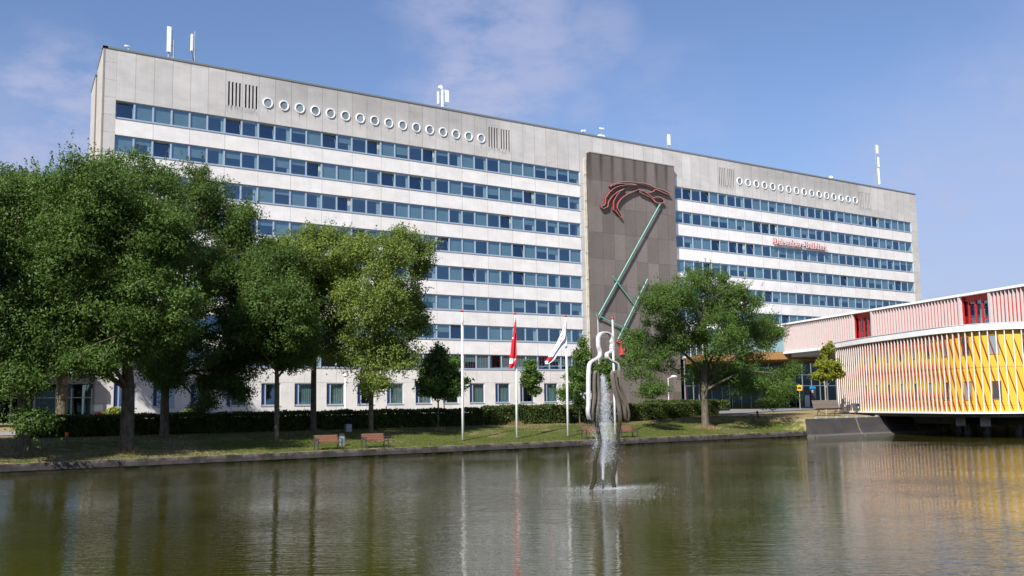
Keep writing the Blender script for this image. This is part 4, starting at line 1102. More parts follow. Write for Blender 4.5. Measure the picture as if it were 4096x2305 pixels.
def roadsign():
    x, y = 70.5, -23.; z0 = gz(x, y); b = thing('road_sign', 'yellow plate road sign with black mark on a grey post', 'sign', (x, y, z0))
    MB().tube([(x,y,z0-.1),(x,y,4.9)], .05, 8).build('post', M['steel'], b)
    u = Vector((.85,-.53,0)); n_ = Vector((-.53,-.85,0)); c = Vector((x,y,4.45))+n_*.06
    MB().obox(c-u*.30-Vector((0,0,.30)), u*.60, n_*.03, (0,0,.62)).build('plate', M['signyellow'], b)
    mb = MB()
    for (a, bb, c_, d) in ((-.22,-.12,.22,.02),(-.12,.0,.02,.14),(.02,-.02,.20,.10)): mb.obox(c+u*a+n_*.032+Vector((0,0,bb)), u*(c_-a), n_*.004, (0,0,d-bb))
    mb.build('arrow_mark', M['dark'], b)
roadsign()
def totem():
    x, y = 99.0, -2.3; z0 = 2.1; b = thing('info_totem', 'tall dark information pillar with bright blue top by the lobby', 'sign', (x, y, z0))
    MB().box(x-.35,x+.75,y-.1,y+.1,z0-.05,4.75).build('body', M['dgrey'], b); MB().box(x-.35,x+.75,y-.1,y+.1,4.75,5.05).build('blue_top', M['blue'], b)
    mb = MB(); mb.box(x-.2,x+.25,y-.106,y-.1,4.42,4.50); mb.box(x-.2,x+.15,y-.106,y-.1,4.28,4.35); mb.box(x-.2,x+.2,y-.106,y-.1,4.15,4.21); mb.build('text_lines', M['white'], b)
    x = 97.4; b = thing('waste_container', 'pale grey square waste container beside the dark pillar', 'bin', (x, y, z0))
    MB().box(x-.5,x+.55,y-.35,y+.35,z0-.05,3.75).build('body', M['steel'], b); MB().box(x-.54,x+.59,y-.39,y+.39,3.75,3.83).build('lid', M['grey'], b)
totem()

# ------------------------------------------------------------------ fountain figure
SCP = [(-1.91,-.35),(-1.91,0.0),(-1.74,0.39),(-1.71,0.84),(-1.64,1.16),(-1.48,1.54),(-1.48,1.84),(-1.55,2.15),(-1.59,2.56),(-1.54,2.89),(-1.49,3.15),(-1.47,3.39),(-1.51,3.68),(-1.51,3.92),(-1.53,4.09),(-1.57,4.15),(-1.63,4.09),(-1.67,3.92),(-1.69,3.59),(-1.7,3.2),(-1.77,2.89),(-1.80,2.66),(-1.79,2.50),(-1.84,2.40),(-1.91,2.43),(-1.965,2.59),(-1.98,2.77),(-1.95,2.94),(-1.94,3.26),(-1.93,3.59),(-1.92,3.92),(-1.89,4.25),(-1.84,4.42),(-1.69,4.53),(-1.49,4.61),(-1.37,4.71),(-1.36,4.85),(-1.42,5.02),(-1.43,5.2),(-1.42,5.36),(-1.33,5.48),(-1.2,5.54),(-1.05,5.55),(-.9,5.5),(-.82,5.42),(-.79,5.31),(-.80,5.22),(-.765,5.13),(-.80,5.06),(-.785,5.02),(-.81,4.98),(-.79,4.94),(-.85,4.85),(-.98,4.82),(-1.04,4.74),(-1.01,4.62),(-.85,4.53),(-.67,4.48),(-.56,4.39),(-.49,4.21),(-.47,3.92),(-.42,3.63),(-.29,3.34),(-.19,3.05),(-.12,2.76),(-.085,2.6),(-.10,2.47),(-.15,2.38),(-.22,2.40),(-.255,2.54),(-.27,2.72),(-.31,2.94),(-.45,3.21),(-.56,3.43),(-.64,3.68),(-.68,3.9),(-.7,4.1),(-.75,4.15),(-.79,4.05),(-.78,3.85),(-.73,3.56),(-.65,3.3),(-.56,3.03),(-.51,2.74),(-.49,2.6),(-.5,2.32),(-.57,2.04),(-.62,1.77),(-.64,1.44),(-.73,1.01),(-.8,.66),(-.88,.41),(-.87,.21),(-.83,-.01),(-.80,-.35)]
def figmat():
    m = bpy.data.materials.new('weathered_figure_metal'); t = NT(m)
    o = t.obj(); x, y, z = t.sep(o)
    n = t.noise(t.mapv(o, (6,6,1.2)), 1.5, 5, .7)
    zz = t.math('ADD', z, t.math('MULTIPLY', n, 1.3))
    outer = t.math('MULTIPLY', t.math('LESS_THAN', x, -.475), t.math('GREATER_THAN', z, 2.45))      # sunlight on the outer left arm, painted in as a pale tone
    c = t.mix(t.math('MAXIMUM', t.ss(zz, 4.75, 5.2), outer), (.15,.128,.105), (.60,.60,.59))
    c = t.mix(t.ss(z, 2.9, 2.2), c, (.024,.018,.009))
    c = t.mix(t.math('MULTIPLY', t.ss(t.noise(t.mapv(o,(9,9,1.)), 2., 4), .45, .65), t.ss(zz, 4.0, 2.6)), c, (.034,.032,.009))
    c = t.mix(t.math('MULTIPLY', t.ss(t.noise(t.mapv(o,(12,12,3.)), 2., 5), .50, .62), .55), c, t.mix(.55, c, (.03,.025,.02)))
    p = t.n('ShaderNodeBsdfPrincipled'); t.set(p.inputs['Base Color'], c); p.inputs['Roughness'].default_value = .45; p.inputs['Specular IOR Level'].default_value = .3
    t.set(p.inputs['Normal'], t.bump(t.noise(o, 25., 4), .25, .02)); t.out(p); return m
fx, fy = -1.36, -72.2
fig = thing('fountain_figure', 'tall outline of a standing figure bent from one metal strip in the pond', 'sculpture', (fx, fy, 0))
SC2 = [(p.x, p.y) for p in catmull([(a[0], a[1], 0) for a in SCP], 3)]
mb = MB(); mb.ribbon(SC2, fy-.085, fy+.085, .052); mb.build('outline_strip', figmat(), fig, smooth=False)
mb = MB(); mb.tube([(fx,fy,-.4),(fx,fy,.02),(fx+.01,fy,.33)], [.045,.04,.03], 8); mb.build('nozzle', M['dgrey'], fig)
rg = np.random.default_rng(5)
def droplets(n, fpos, smin, smax):
    P = fpos(n); s_ = rg.uniform(smin, smax, (n,1,1))
    a = rg.normal(size=(n,4,3)); a /= np.linalg.norm(a, axis=2, keepdims=True)
    st = np.array([1,1,1.3]); return P[:,None,:]+a*s_*st
def jet(n):
    t = rg.random(n); z = .33+t*2.0; r_ = .018+.11*t**1.7
    return np.stack([fx+.01+.03*t+rg.normal(size=n)*r_, fy+rg.normal(size=n)*r_, z+rg.normal(size=n)*.03], 1)
def plume(n):
    q_ = rg.random(n)**.85; z = .9+q_*3.05; w_ = .03+.20*np.clip(1-q_, 0, 1)**.6
    return np.stack([fx+.10+.0*q_+rg.normal(size=n)*w_, fy+rg.normal(size=n)*w_, z+rg.normal(size=n)*.05], 1)
def curtain(n):
    z = rg.random(n)**1.15*3.1; w_ = .20+.10*(1-z/3.1)
    return np.stack([fx+.06+rg.normal(size=n)*w_, fy+rg.normal(size=n)*w_*1.2, z], 1)
def mist(n):
    z = np.abs(rg.normal(size=n))*.95; return np.stack([fx+.1+rg.normal(size=n)*(.55+.2*z), fy+rg.normal(size=n)*.6, z+.02], 1)
def splash(n):
    r_ = np.abs(rg.normal(size=n))*.75+.1; a = rg.random(n)*2*math.pi
    return np.stack([fx+.35+1.5*r_*np.cos(a), fy+r_*np.sin(a)*1.1, .015+np.abs(rg.normal(size=n))*.02], 1)
V = np.concatenate([droplets(7000, jet, .004, .009), droplets(13000, plume, .006, .012), droplets(16000, plume, .002, .005), droplets(3500, curtain, .004, .008), droplets(6000, curtain, .0015, .004), droplets(9000, mist, .001, .003), droplets(7000, splash, .003, .008)])
TI = np.array([[0,1,2],[0,2,3],[0,3,1],[1,3,2]])
VT = V[:,TI,:].reshape(-1,3,3)
def spraymat():
    m = bpy.data.materials.new('white_spray'); t = NT(m)
    a = t.n('ShaderNodeBsdfDiffuse'); a.inputs[0].default_value = (.86,.88,.90,1)
    b = t.n('ShaderNodeBsdfTranslucent'); b.inputs[0].default_value = (.86,.88,.90,1)
    x = t.n('ShaderNodeMixShader'); x.inputs[0].default_value = .45; t.t.links.new(a.outputs[0], x.inputs[1]); t.t.links.new(b.outputs[0], x.inputs[2])
    t.out(x); return m
o = np_quads('fountain_spray', VT, spraymat()); tag(o, 'white water jet and spray falling between the figure\'s legs', 'water jet', kind='stuff')

# ------------------------------------------------------------------ vegetation
def leaf_cards(C, rgl, size, aspect, up=.35, out=None):
    """C (n,3) leaf centres -> (n,4,3) diamond quads"""
    n = len(C)
    nrm = rgl.normal(size=(n,3))
    if out is not None: nrm = nrm*.50+out*.95+np.array([0,0,.40])
    else: nrm[:,2] = np.abs(nrm[:,2])*1.0+up
    nrm /= np.linalg.norm(nrm, axis=1, keepdims=True)
    l = rgl.normal(size=(n,3)); l -= nrm*np.sum(l*nrm, 1, keepdims=True); l /= np.linalg.norm(l, axis=1, keepdims=True)
    w_ = np.cross(nrm, l); s_ = size*rgl.uniform(.65, 1.35, (n,1)); a = l*s_*.5; b = w_*s_*.5*aspect
    return np.stack([C-a, C+b, C+a, C-b], 1)

def tree(name, label, base, ells, nleaf, lm, rt, fork, seed, size=.24, aspect=.5, clump=.82, per=150, group=None, droop=0., nl=16, lean=(0,0), top=None, bark=None):
    rgl = np.random.default_rng(seed); rr = random.Random(seed)
    bx, by, bz = base; tr = thing(name, label, 'tree', base, group)
    E = np.array(ells, float); W = E[:,3]*E[:,5]; W /= W.sum()
    nc = max(8, nleaf//per)
    idx = rgl.choice(len(E), nc, p=W)
    d = rgl.normal(size=(nc,3)); d /= np.linalg.norm(d, axis=1, keepdims=True)
    rad = rgl.random(nc)**(1/2.4)
    cl = E[idx,:3]+d*rad[:,None]*(E[idx,3:6]*1.06-clump*.5).clip(.15)
    cl[:,2] = np.maximum(cl[:,2], bz+.9)
    # leaves: flat sprays around each clump centre
    crr = clump*rgl.uniform(.55, 1.3, nc)
    n_per = np.maximum(12, (per*rgl.uniform(.5, 1.5, nc)).astype(int))
    ci = np.repeat(np.arange(nc), n_per); n = len(ci)
    off = rgl.normal(size=(n,3)); off /= np.linalg.norm(off, axis=1, keepdims=True); off *= (rgl.random((n,1))**.45)*crr[ci][:,None]*np.array([1.15,1.15,.72])
    off += rgl.normal(size=(n,3))*.10
    C = cl[ci]+off; C[:,2] -= droop*np.abs(rgl.normal(size=n))*(np.hypot(off[:,0],off[:,1]))
    C[:,2] = np.maximum(C[:,2], bz+.35)
    on = off/np.maximum(np.linalg.norm(off, axis=1, keepdims=True), 1e-6)
    # leafy shoots sticking out of the clumps make a ragged outline
    ns = int(nc*1.1); js = rgl.integers(0, nc, ns); cen = np.average(E[:,:3], axis=0, weights=W)
    dr = (cl[js]-cen)/6.+rgl.normal(size=(ns,3))*.55+np.array([0,0,.55-1.1*droop]); dr /= np.linalg.norm(dr, axis=1, keepdims=True)
    ln = clump*rgl.uniform(1.0, 2.1, ns); kk = max(10, per//9); si = np.repeat(np.arange(ns), kk); tt = rgl.random(len(si))
    SC_ = cl[js][si]+dr[si]*(ln[si]*tt)[:,None]+rgl.normal(size=(len(si),3))*(.15*(1.1-tt))[:,None]; SC_[:,2] -= droop*.5*tt**2
    SC_[:,2] = np.maximum(SC_[:,2], bz+.35)
    C = np.concatenate([C, SC_]); on = np.concatenate([on, rgl.normal(size=(len(si),3))*.7]); ci = np.concatenate([ci, js[si]]); n = len(C)
    V = leaf_cards(C, rgl, size, aspect, out=on)
    tint = np.clip(rgl.random(nc)[ci]*.55+rgl.random(n)*.45, 0, 1)
    np_quads('crown', V, lm, tint, tr)
    # trunk, limbs, twigs
    zt = top if top else float(np.average(E[:,2], weights=W)+.35*(E[:,2].max()-E[:,2].min()))
    cx, cy = float(np.average(E[:,0], weights=W)), float(np.average(E[:,1], weights=W))
    mb = MB()
    zf = bz+fork
    tp = [(bx,by,bz-.15),(bx,by,bz+.02),(bx+lean[0]*.3,by,bz+.5),(bx+lean[0],by+lean[1],zf)]
    nseg = 5
    for i in range(1, nseg+1):
        t = i/nseg; tp.append((bx+lean[0]+(cx-bx-lean[0])*.55*t+rr.uniform(-.12,.12), by+lean[1]+(cy-by)*.5*t+rr.uniform(-.12,.12), zf+(zt-zf)*t))
    trd = [rt*1.55, rt*1.32, rt*1.06, rt*.92]+[rt*(.82*(1-i/nseg)+.10) for i in range(1, nseg+1)]
    tc = catmull(tp, 3); trc = np.interp(np.linspace(0, len(tp)-1, len(tc)), range(len(tp)), trd)
    mb.tube(tc, list(trc), 10)
    hi = [(p, r_) for p, r_ in zip(tc, trc) if p.z >= zf-.1]
    limbs = []
    order = rgl.permutation(nc)
    for j in order[:nl]:
        e = Vector(cl[j]); cand = [h for h in hi if h[0].z < e.z+.2] or hi[:1]
        want = e.z-.45*math.hypot(e.x-bx, e.y-by)-.4
        s_, r0 = min(cand, key=lambda h: abs(h[0].z-want))
        mid = s_.lerp(e, .5)+Vector((rr.uniform(-.3,.3), rr.uniform(-.3,.3), .12*(e-s_).length))
        pts = catmull([s_, mid, e], 5); m_ = len(pts); rb = min(r0*.62, rt*.42)
        mb.tube(pts, [rb*(1-i/(m_-1))**.8+.014 for i in range(m_)], 6, cap=False); limbs += pts[2:]
    if limbs:
        LP = np.array(limbs)
        for j in order[nl:nl+170]:
            e = cl[j]; dd = np.linalg.norm(LP-e, axis=1); k = int(np.argmin(dd))
            if dd[k] > 3.2 or dd[k] < .2: continue
            a = Vector(LP[k]); b = Vector(e); mid = a.lerp(b, .5)+Vector((rr.uniform(-.15,.15), rr.uniform(-.15,.15), rr.uniform(-.05,.25)))
            mb.tube([a, mid, b], [.032,.022,.010], 4, cap=False)
    mb.build('trunk', bark or M['bark'], tr, smooth=True)
    return tr

tree('ash_tree', 'tall ash with forking trunk at the near left edge of the lawn', (-14.6,-41.4,gz(-14.6,-41.4)), [(-15.32,-38.86,13.37,2.63,3.15,3.06),(-14.66,-43.49,9.82,2.34,2.81,2.85),(-17.07,-42.94,7.73,2.59,3.11,2.99),(-14.41,-43.66,6.76,2.03,2.43,2.03),(-15.83,-44.83,4.7,1.75,2.1,1.17),(-15.01,-45.1,2.62,1.08,1.29,0.71),(-17.3,-42.38,11.0,2.22,2.67,2.63)], 110000, LEAF_ASH, .36, 3.6, 1, nl=18, size=.165, per=230, aspect=.42)
tree('ash_tree', 'broad ash standing behind the hedge end by the pavilion', (-5.85,-9.,gz(-5.85,-9.)), [(-7.18,-9,20.24,5.0,5.0,3.0),(-9.65,-8,20.82,3.11,3.43,2.46),(-4.85,-10,16.2,4.04,4.,4.04),(-5.63,-9,10.77,4.32,4.,3.4),(-7.36,-10,7.6,2.94,3.24,1.7),(-3.47,-8,12.89,2.71,2.98,2.71)], 70000, LEAF_ASH, .45, 4.6, 2, size=.27, nl=18, aspect=.45, clump=1.1)
tree('ash_tree', 'largest ash with thick pale trunk rising from dry grass', (-9.5,-42.,gz(-9.5,-42.)), [(-12.39,-44.35,14.59,2.61,3.13,2.19),(-8.56,-39.65,15.99,2.56,3.07,2.28),(-10.48,-43.15,11.41,3.55,4.0,2.79),(-11.72,-43.64,7.87,3.14,3.5,2.2),(-8.85,-45.07,8.5,2.23,2.67,2.33),(-13.61,-44.5,11.62,1.94,2.33,2.45),(-12.64,-44.51,5.53,2.04,2.45,1.05),(-10.22,-43.79,6.13,1.96,2.35,0.98),(-9.13,-44.05,12.88,2.13,2.56,1.74),(-9.72,-42.5,13.33,2.64,2.9,1.98),(-7.73,-42.5,12.15,2.01,2.21,2.01),(-11.41,-43.5,5.27,1.15,1.27,0.84),(-14.04,-43.5,8.21,1.43,1.58,1.43),(-15.08,-43.5,5.74,1.21,1.33,0.81)], 160000, LEAF_ASH, .36, 3.4, 3, nl=24, size=.165, per=230, aspect=.42)
tree('ash_tree', 'dark-stemmed ash with low sweeping branches before the hedge', (-5.4,-35.2,gz(-5.4,-35.2)), [(-3.66,-33.98,16.78,2.62,3.14,2.4),(-1.85,-34.65,14.47,2.23,2.67,2.88),(-4.11,-37.23,10.63,3.22,3.72,2.97),(-0.43,-32.78,11.3,1.84,2.2,2.43),(-4.62,-36.78,6.94,2.96,3.55,1.84),(-1.8,-35.72,5.54,2.06,2.47,1.4),(-2.7,-34.45,3.51,1.34,1.6,1.03),(-6.27,-38.48,5.31,1.92,2.31,1.06),(-5.95,-33.5,12.78,2.47,2.96,2.47),(-0.72,-35.5,8.18,1.79,2.15,1.59),(-1.36,-37,4.1,1.01,1.11,0.65),(-2.78,-37,4.6,1.49,1.64,0.9),(-5.63,-37,4.84,1.58,1.73,0.87),(-6.74,-37,6.16,1.44,1.59,1.2),(-0.43,-37,12.94,0.57,0.62,1.42),(-1.27,-37,14.95,1.03,1.13,1.54),(-1.82,-35.5,11.98,1.94,2.13,1.81),(-0.29,-35.5,9.98,1.44,1.58,1.83),(-0.83,-35.5,6.83,1.55,1.71,1.55),(-0.67,-35.5,13.64,0.79,0.86,1.31)], 150000, LEAF_DARK, .26, 3.6, 4, nl=24, size=.165, per=230, aspect=.42)
tree('linden_tree', 'slender-stemmed dark tree whose limbs fan out from one point', (0.,-39.9,gz(0,-39.9)), [(0.53,-37.98,11.85,2.06,2.71,1.92),(-0.97,-42.29,8.38,2.31,2.88,2.5),(-0.55,-38.28,6.94,1.54,2.05,1.39),(0.72,-39.88,6.38,1.7,2.23,1.25),(-1.95,-41.55,9.11,1.36,1.72,1.91),(-1.4,-39.5,11.3,1.23,1.36,1.48),(-1.86,-39.5,7.58,1.1,1.21,1.47),(1.81,-39.5,8.19,1.14,1.25,1.77)], 80000, LEAF_DARK, .155, 3.3, 5, per=200, size=.16, nl=16)
tree('maple_tree', 'tall yellow-green maple with dark trunk against the hedge', (4.75,-34.9,gz(4.75,-34.9)), [(3.61,-36.66,13.14,2.44,3.05,1.56),(5.02,-34.92,10.83,2.1,2.64,2.48),(6.63,-33.47,7.92,1.59,2.03,2.15),(2.92,-37.35,6.55,1.25,1.57,1.25),(7.23,-33.1,14.94,0.93,1.31,0.72),(3.03,-34,14.14,1.93,2.12,1.24),(7.28,-34,12.46,1.42,1.56,2.27),(5.41,-34,14.89,1.69,1.85,1.12),(7.6,-34,9.9,1.13,1.25,1.99)], 62000, LEAF_LIGHT, .20, 4.0, 6, size=.165, nl=14, clump=.72, per=170)
tree('maple_tree', 'feathery light green maple behind the second slatted bench', (7.1,-38.8,gz(7.1,-38.8)), [(7.13,-40.21,12.97,2.34,3.01,1.66),(10.86,-36.57,14.3,1.35,1.88,1.24),(5.97,-40.73,9.79,2.47,3.1,2.2),(9.27,-38.24,10.18,2.22,2.8,2.33),(7.1,-37.71,6.87,2.44,3.08,1.93),(7.91,-40.94,6.72,1.59,2.04,1.64),(12.24,-36.74,12.92,0.93,1.3,1.14),(6.49,-39.75,4.79,1.38,1.72,0.79),(6.49,-38,13.87,1.62,1.78,1.22),(11.5,-38,14.26,1.18,1.3,1.13),(11.15,-38,9.16,1.12,1.23,1.67),(5.61,-38,11.64,1.07,1.18,1.6),(9.89,-38,14.98,1.39,1.53,0.78)], 95000, LEAF_LIGHT, .165, 3.0, 7, size=.15, nl=20, clump=.62, per=150, droop=.45)
tree('oak_sapling', 'small dark oak with thin stem beside the rolled-flag pole', (13.3,-37.2,gz(13.3,-37.2)), [(13.42,-36.91,5.6,1.41,1.48,1.16),(12.51,-37.3,4.46,1.1,1.15,0.85),(14.48,-37.35,4.74,1.15,1.2,0.95),(13.6,-36.88,6.75,0.7,0.74,0.7),(13.69,-37.52,3.95,1.29,1.36,0.5)], 15000, LEAF_OAK, .06, 2.0, 8, size=.19, clump=.38, per=60, nl=12, top=6.6)
tree('oak_sapling', 'thin young oak behind the hedge, hidden by the dark oak', (19.5,-28.,gz(19.5,-28.)), [(20.1,-27.87,6.41,1.0,1.05,1.0),(19.24,-28.31,5.31,0.95,0.99,0.9)], 5000, LEAF_OAK, .05, 2.4, 9, size=.2, clump=.36, per=50, nl=8, top=6.5)
tree('oak_sapling', 'smallest young oak behind the hedge beside the red flag', (29.25,-27.,gz(29.25,-27.)), [(28.92,-27.31,6.39,0.55,0.58,0.75),(29.25,-26.83,5.32,1.05,1.11,0.85),(29.6,-26.94,4.26,0.75,0.79,0.42)], 4200, LEAF_OAK, .04, 2.2, 10, size=.2, clump=.32, per=42, nl=9, top=6.6)
tree('oak_sapling', 'tiered young oak with a spindly top behind the fountain figure', (27.26,-36.,gz(27.26,-36.)), [(27.64,-36.05,6.87,0.8,0.84,0.7),(28.04,-35.76,5.44,1.76,1.69,1.1),(26.32,-36.31,4.0,1.24,1.31,0.9),(29.26,-35.79,4.8,1.45,1.53,1.1),(30.39,-36.01,6.0,0.9,0.94,1.0),(27.6,-36.2,3.04,1.1,1.15,0.55),(27.96,-35.69,7.95,0.36,0.38,0.6)], 13000, LEAF_OAK, .055, 1.8, 11, size=.19, clump=.36, per=52, nl=14, top=8.0)
tree('ash_tree', 'round-headed solitary ash with dry grass at its foot', (36.5,-40.8,gz(36.5,-40.8)), [(38.25,-39.0,12.43,3.71,4.45,1.91),(31.83,-42.14,10.7,2.35,2.82,1.81),(39.76,-40.68,11.03,2.96,3.55,2.2),(43.15,-39.72,8.49,2.39,2.87,2.44),(35.25,-42.57,8.1,3.49,3.96,2.33),(33.19,-39.24,7.61,2.26,2.71,2.57),(29.42,-41.26,5.88,1.39,1.67,1.69),(29.84,-41.71,3.97,1.38,1.65,0.79),(39.67,-39.11,5.37,3.39,3.7,1.54),(40.92,-42.37,4.64,2.92,3.27,1.56),(46.54,-40.12,4.0,1.57,1.88,1.31),(45.24,-40.26,2.9,1.11,1.33,0.61),(46.52,-39,9.33,1.6,1.76,1.6),(49.35,-39,5.81,1.08,1.19,1.08),(30.81,-39,7.89,1.28,1.4,1.6)], 135000, LEAF_ASH, .30, 3.0, 12, size=.165, per=230, aspect=.42, nl=26)
tree('oak_sapling', 'yellow-green sapling with a thin stem behind the large curved bench', (51.75,-41.0,gz(51.75,-41.0)), [(52.23,-41.03,7.49,0.62,0.64,0.7),(52.25,-41.13,6.11,1.15,1.2,0.53),(51.89,-40.79,5.19,1.15,1.21,0.44),(53.1,-41.19,5.33,0.84,0.87,0.44)], 7000, LEAF_YEL, .06, 2.4, 13, size=.22, clump=.34, per=50, nl=12, top=7.6, bark=pbr('pale_bark', (.30,.27,.22), .9, var=.2, vscale=6.))
tree('ash_tree', 'ash whose outer branches reach in at the far left edge by the water', (-20.8,-41.8,gz(-20.8,-41.8)), [(-21,-42,15,3.6,3.6,2.8),(-20,-43.5,11.5,3.9,3.6,2.6),(-22.5,-42,9.,3.6,3.4,2.6),(-20.6,-43.5,7.2,3.4,3.2,1.8)], 60000, LEAF_ASH, .36, 3.6, 16, size=.25, nl=16, aspect=.45, clump=1.0)
tree('ash_tree', 'ash farthest along the quay beyond the left edge of the view', (-27.5,-43.,gz(-27.5,-43.)), [(-28,-44,15.5,4.2,4.,3.),(-26.5,-45.5,11.5,4.2,4.,2.8),(-29.5,-44,8.5,3.8,3.4,2.4)], 50000, LEAF_ASH, .38, 3.8, 17, size=.28, nl=14, aspect=.45, clump=1.1)
# far trees closing the view beyond the pavilion
tree('ash_tree', 'distant dense ash far behind the pavilion roof', (-30.,10.,2.1), [(-30.0,10.0,14.0,5.5,5.25,4.0),(-27.0,10.0,10.0,5.0,5.25,4.0),(-33.0,10.0,9.0,5.0,5.25,4.0),(-29.0,10.0,5.5,5.0,4.2,2.5)], 26000, LEAF_DARK, .4, 4., 14, size=.42, clump=.9, nl=12)
tree('ash_tree', 'far-off ash seen low through the foremost ash stems', (-19.,-14.,2.), [(-19.0,-14.0,9.5,3.6,3.15,3.0),(-17.0,-14.0,6.5,3.4,3.15,2.4),(-21.0,-14.0,6.0,3.5,3.15,2.6)], 22000, LEAF_DARK, .3, 3., 15, size=.34, clump=.8, nl=12)

# hedges
def hedge(name, label, x0, x1, y0, y1, top, n, seed, size=.15, sag=None):
    rgl = np.random.default_rng(seed); h = thing(name, label, 'hedge', ((x0+x1)/2,(y0+y1)/2,gz((x0+x1)/2,(y0+y1)/2)), None)
    mb = MB(); k = max(2, int((x1-x0)/1.5))
    for i in range(k):
        a = x0+.12+(x1-x0-.24)*i/k; b = x0+.12+(x1-x0-.24)*(i+1)/k
        mb.add([(a,y0+.14,gz(a,y0)-.05),(b,y0+.14,gz(b,y0)-.05),(b,y1-.14,gz(b,y1)-.05),(a,y1-.14,gz(a,y1)-.05),(a,y0+.14,top-.16),(b,y0+.14,top-.16),(b,y1-.14,top-.16),(a,y1-.14,top-.16)], [(0,1,5,4),(4,5,6,7),(2,3,7,6)]+([(3,0,4,7)] if i == 0 else [])+([(1,2,6,5)] if i == k-1 else []))
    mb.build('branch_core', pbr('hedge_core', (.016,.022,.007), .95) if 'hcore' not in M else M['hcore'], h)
    hh = top-gz(x0, y0)
    A = np.array([(x1-x0)*hh, (x1-x0)*(y1-y0), (y1-y0)*hh*2]); A /= A.sum()
    w_ = rgl.choice(3, n, p=A); u = rgl.random(n); v = rgl.random(n)
    X = np.where(w_ < 2, x0+u*(x1-x0), np.where(u < .5, x0, x1)); Y = np.where(w_ == 0, y0, y0+v*(y1-y0)); 
    gzz = ground_z(X, Y); Z = np.where(w_ == 1, top, gzz+.04+v*(top-gzz-.04)); Z = np.where(w_ == 2, gzz+.04+rgl.random(n)*(top-gzz), Z)
    wob = .07*np.sin(X*1.7+1)+.05*np.sin(X*4.1)+.04*np.sin(Z*6+X*2.3)
    jit = rgl.normal(size=(n,3))*.05; C = np.stack([X,Y,Z],1)+jit; C[:,1] += np.where(w_ == 0, wob, 0); C[:,2] += np.where(w_ == 1, wob*.5+np.abs(rgl.normal(size=n))*.05, 0)
    np_quads('foliage', leaf_cards(C, rgl, size, .6, .2), LEAF_HEDGE, np.clip(rgl.normal(.45,.25,n),0,1), h)
hedge('hedge', 'long clipped hedge in deep shade running behind the left trees', -13.2, 19.3, -34., -32.5, 2.62, 60000, 21)
hedge('hedge', 'clipped hedge in sun behind the flagpoles and the solitary ash', 20.2, 45.3, -34., -32.5, 2.80, 48000, 22)
hedge('hedge', 'short clipped hedge block across the path before the lobby', 54., 66.2, -16.2, -14.6, 3.08, 16000, 23, .2)
def shrub(x, y, lab, r_, h, seed, lm):
    rgl = np.random.default_rng(seed); z0 = gz(x, y); s_ = thing('shrub', lab, 'shrub', (x, y, z0)); n = 2600
    d = rgl.normal(size=(n,3)); d /= np.linalg.norm(d,axis=1,keepdims=True); C = np.array([x,y,z0+h*.5])+d*(rgl.random((n,1))**.4)*np.array([r_,r_,h*.55]); C[:,2] = np.maximum(C[:,2], z0+.05)
    np_quads('foliage', leaf_cards(C, rgl, .17, .55), lm, rgl.random(n), s_)
    mb = MB()
    for k in range(7): mb.tube([(x+rgl.uniform(-.1,.1),y,z0-.05),(x+rgl.uniform(-.7,.7)*r_,y+rgl.uniform(-.5,.5)*r_,z0+h*.8)], [.025,.008], 5)
    mb.build('stems', M['bark'], s_)
shrub(-6.3, -27., 'yellow-green shrub showing above the shaded hedge', 1.0, 1.55, 31, LEAF_YEL)
shrub(-1.2, -27., 'low bright shrub behind the shaded hedge near the white wall', .9, 1.35, 32, LEAF_LIGHT)

# grass blades on the visible lawn, and dry tufts at the tree feet
def grass():
    rgl = np.random.default_rng(41); n = 90000
    X = rgl.uniform(-19, 44, n); Y = -45+rgl.random(n)**1.15*11
    Y = np.maximum(Y, -44.85); Z = ground_z(X, Y)
    h = rgl.uniform(.03, .10, n); a = rgl.random(n)*2*math.pi; w_ = .012+.012*rgl.random(n)
    B = np.stack([X,Y,Z-.01],1); side = np.stack([np.cos(a),np.sin(a),np.zeros(n)],1)*w_[:,None]
    tip = B+np.stack([rgl.normal(size=n)*.03, rgl.normal(size=n)*.03, h],1)
    V = np.stack([B-side, B+side, tip],1)
    o = np_quads('grass', V, leafmat('grass_blades', (.050,.070,.014), (.17,.165,.055), .3), rgl.random(n)); tag(o, 'short lawn grass, green and straw coloured, along the quay', 'grass', kind='stuff')
    P = []
    for (x, y, r_, k, hh) in ((-14.6,-41.6,.75,500,.35),(-9.5,-42.2,.95,1300,.5),(-5.4,-35.4,.6,300,.3),(0,-40.1,.5,300,.3),(4.75,-35.1,.6,300,.35),(7.1,-39.0,.55,500,.5),(13.3,-37.4,.5,300,.5),(27.26,-36.2,.5,350,.35),(36.5,-41.0,1.15,1300,.5),(22.2,-34.3,.8,500,.6)):
        aa = rgl.random(k)*2*math.pi; rr = np.abs(rgl.normal(size=k))*r_*.55+.1
        X = x+rr*np.cos(aa); Y = y+rr*np.sin(aa)*.8; Z = ground_z(X, Y); h = hh*rgl.uniform(.3,1,k)*np.exp(-rr/r_*.6); w_ = .012
        B = np.stack([X,Y,Z-.02],1); a = rgl.random(k)*2*math.pi; side = np.stack([np.cos(a),np.sin(a),np.zeros(k)],1)*w_
        tip = B+np.stack([rgl.normal(size=k)*.12, rgl.normal(size=k)*.12, h],1); P.append(np.stack([B-side,B+side,tip],1))
    V = np.concatenate(P)
    o = np_quads('dry_grass', V, leafmat('dry_grass_blades', (.20,.125,.055), (.42,.31,.16), .3), rgl.random(len(V))); tag(o, 'long dry straw-coloured grass around the tree feet', 'grass', kind='stuff')
grass()

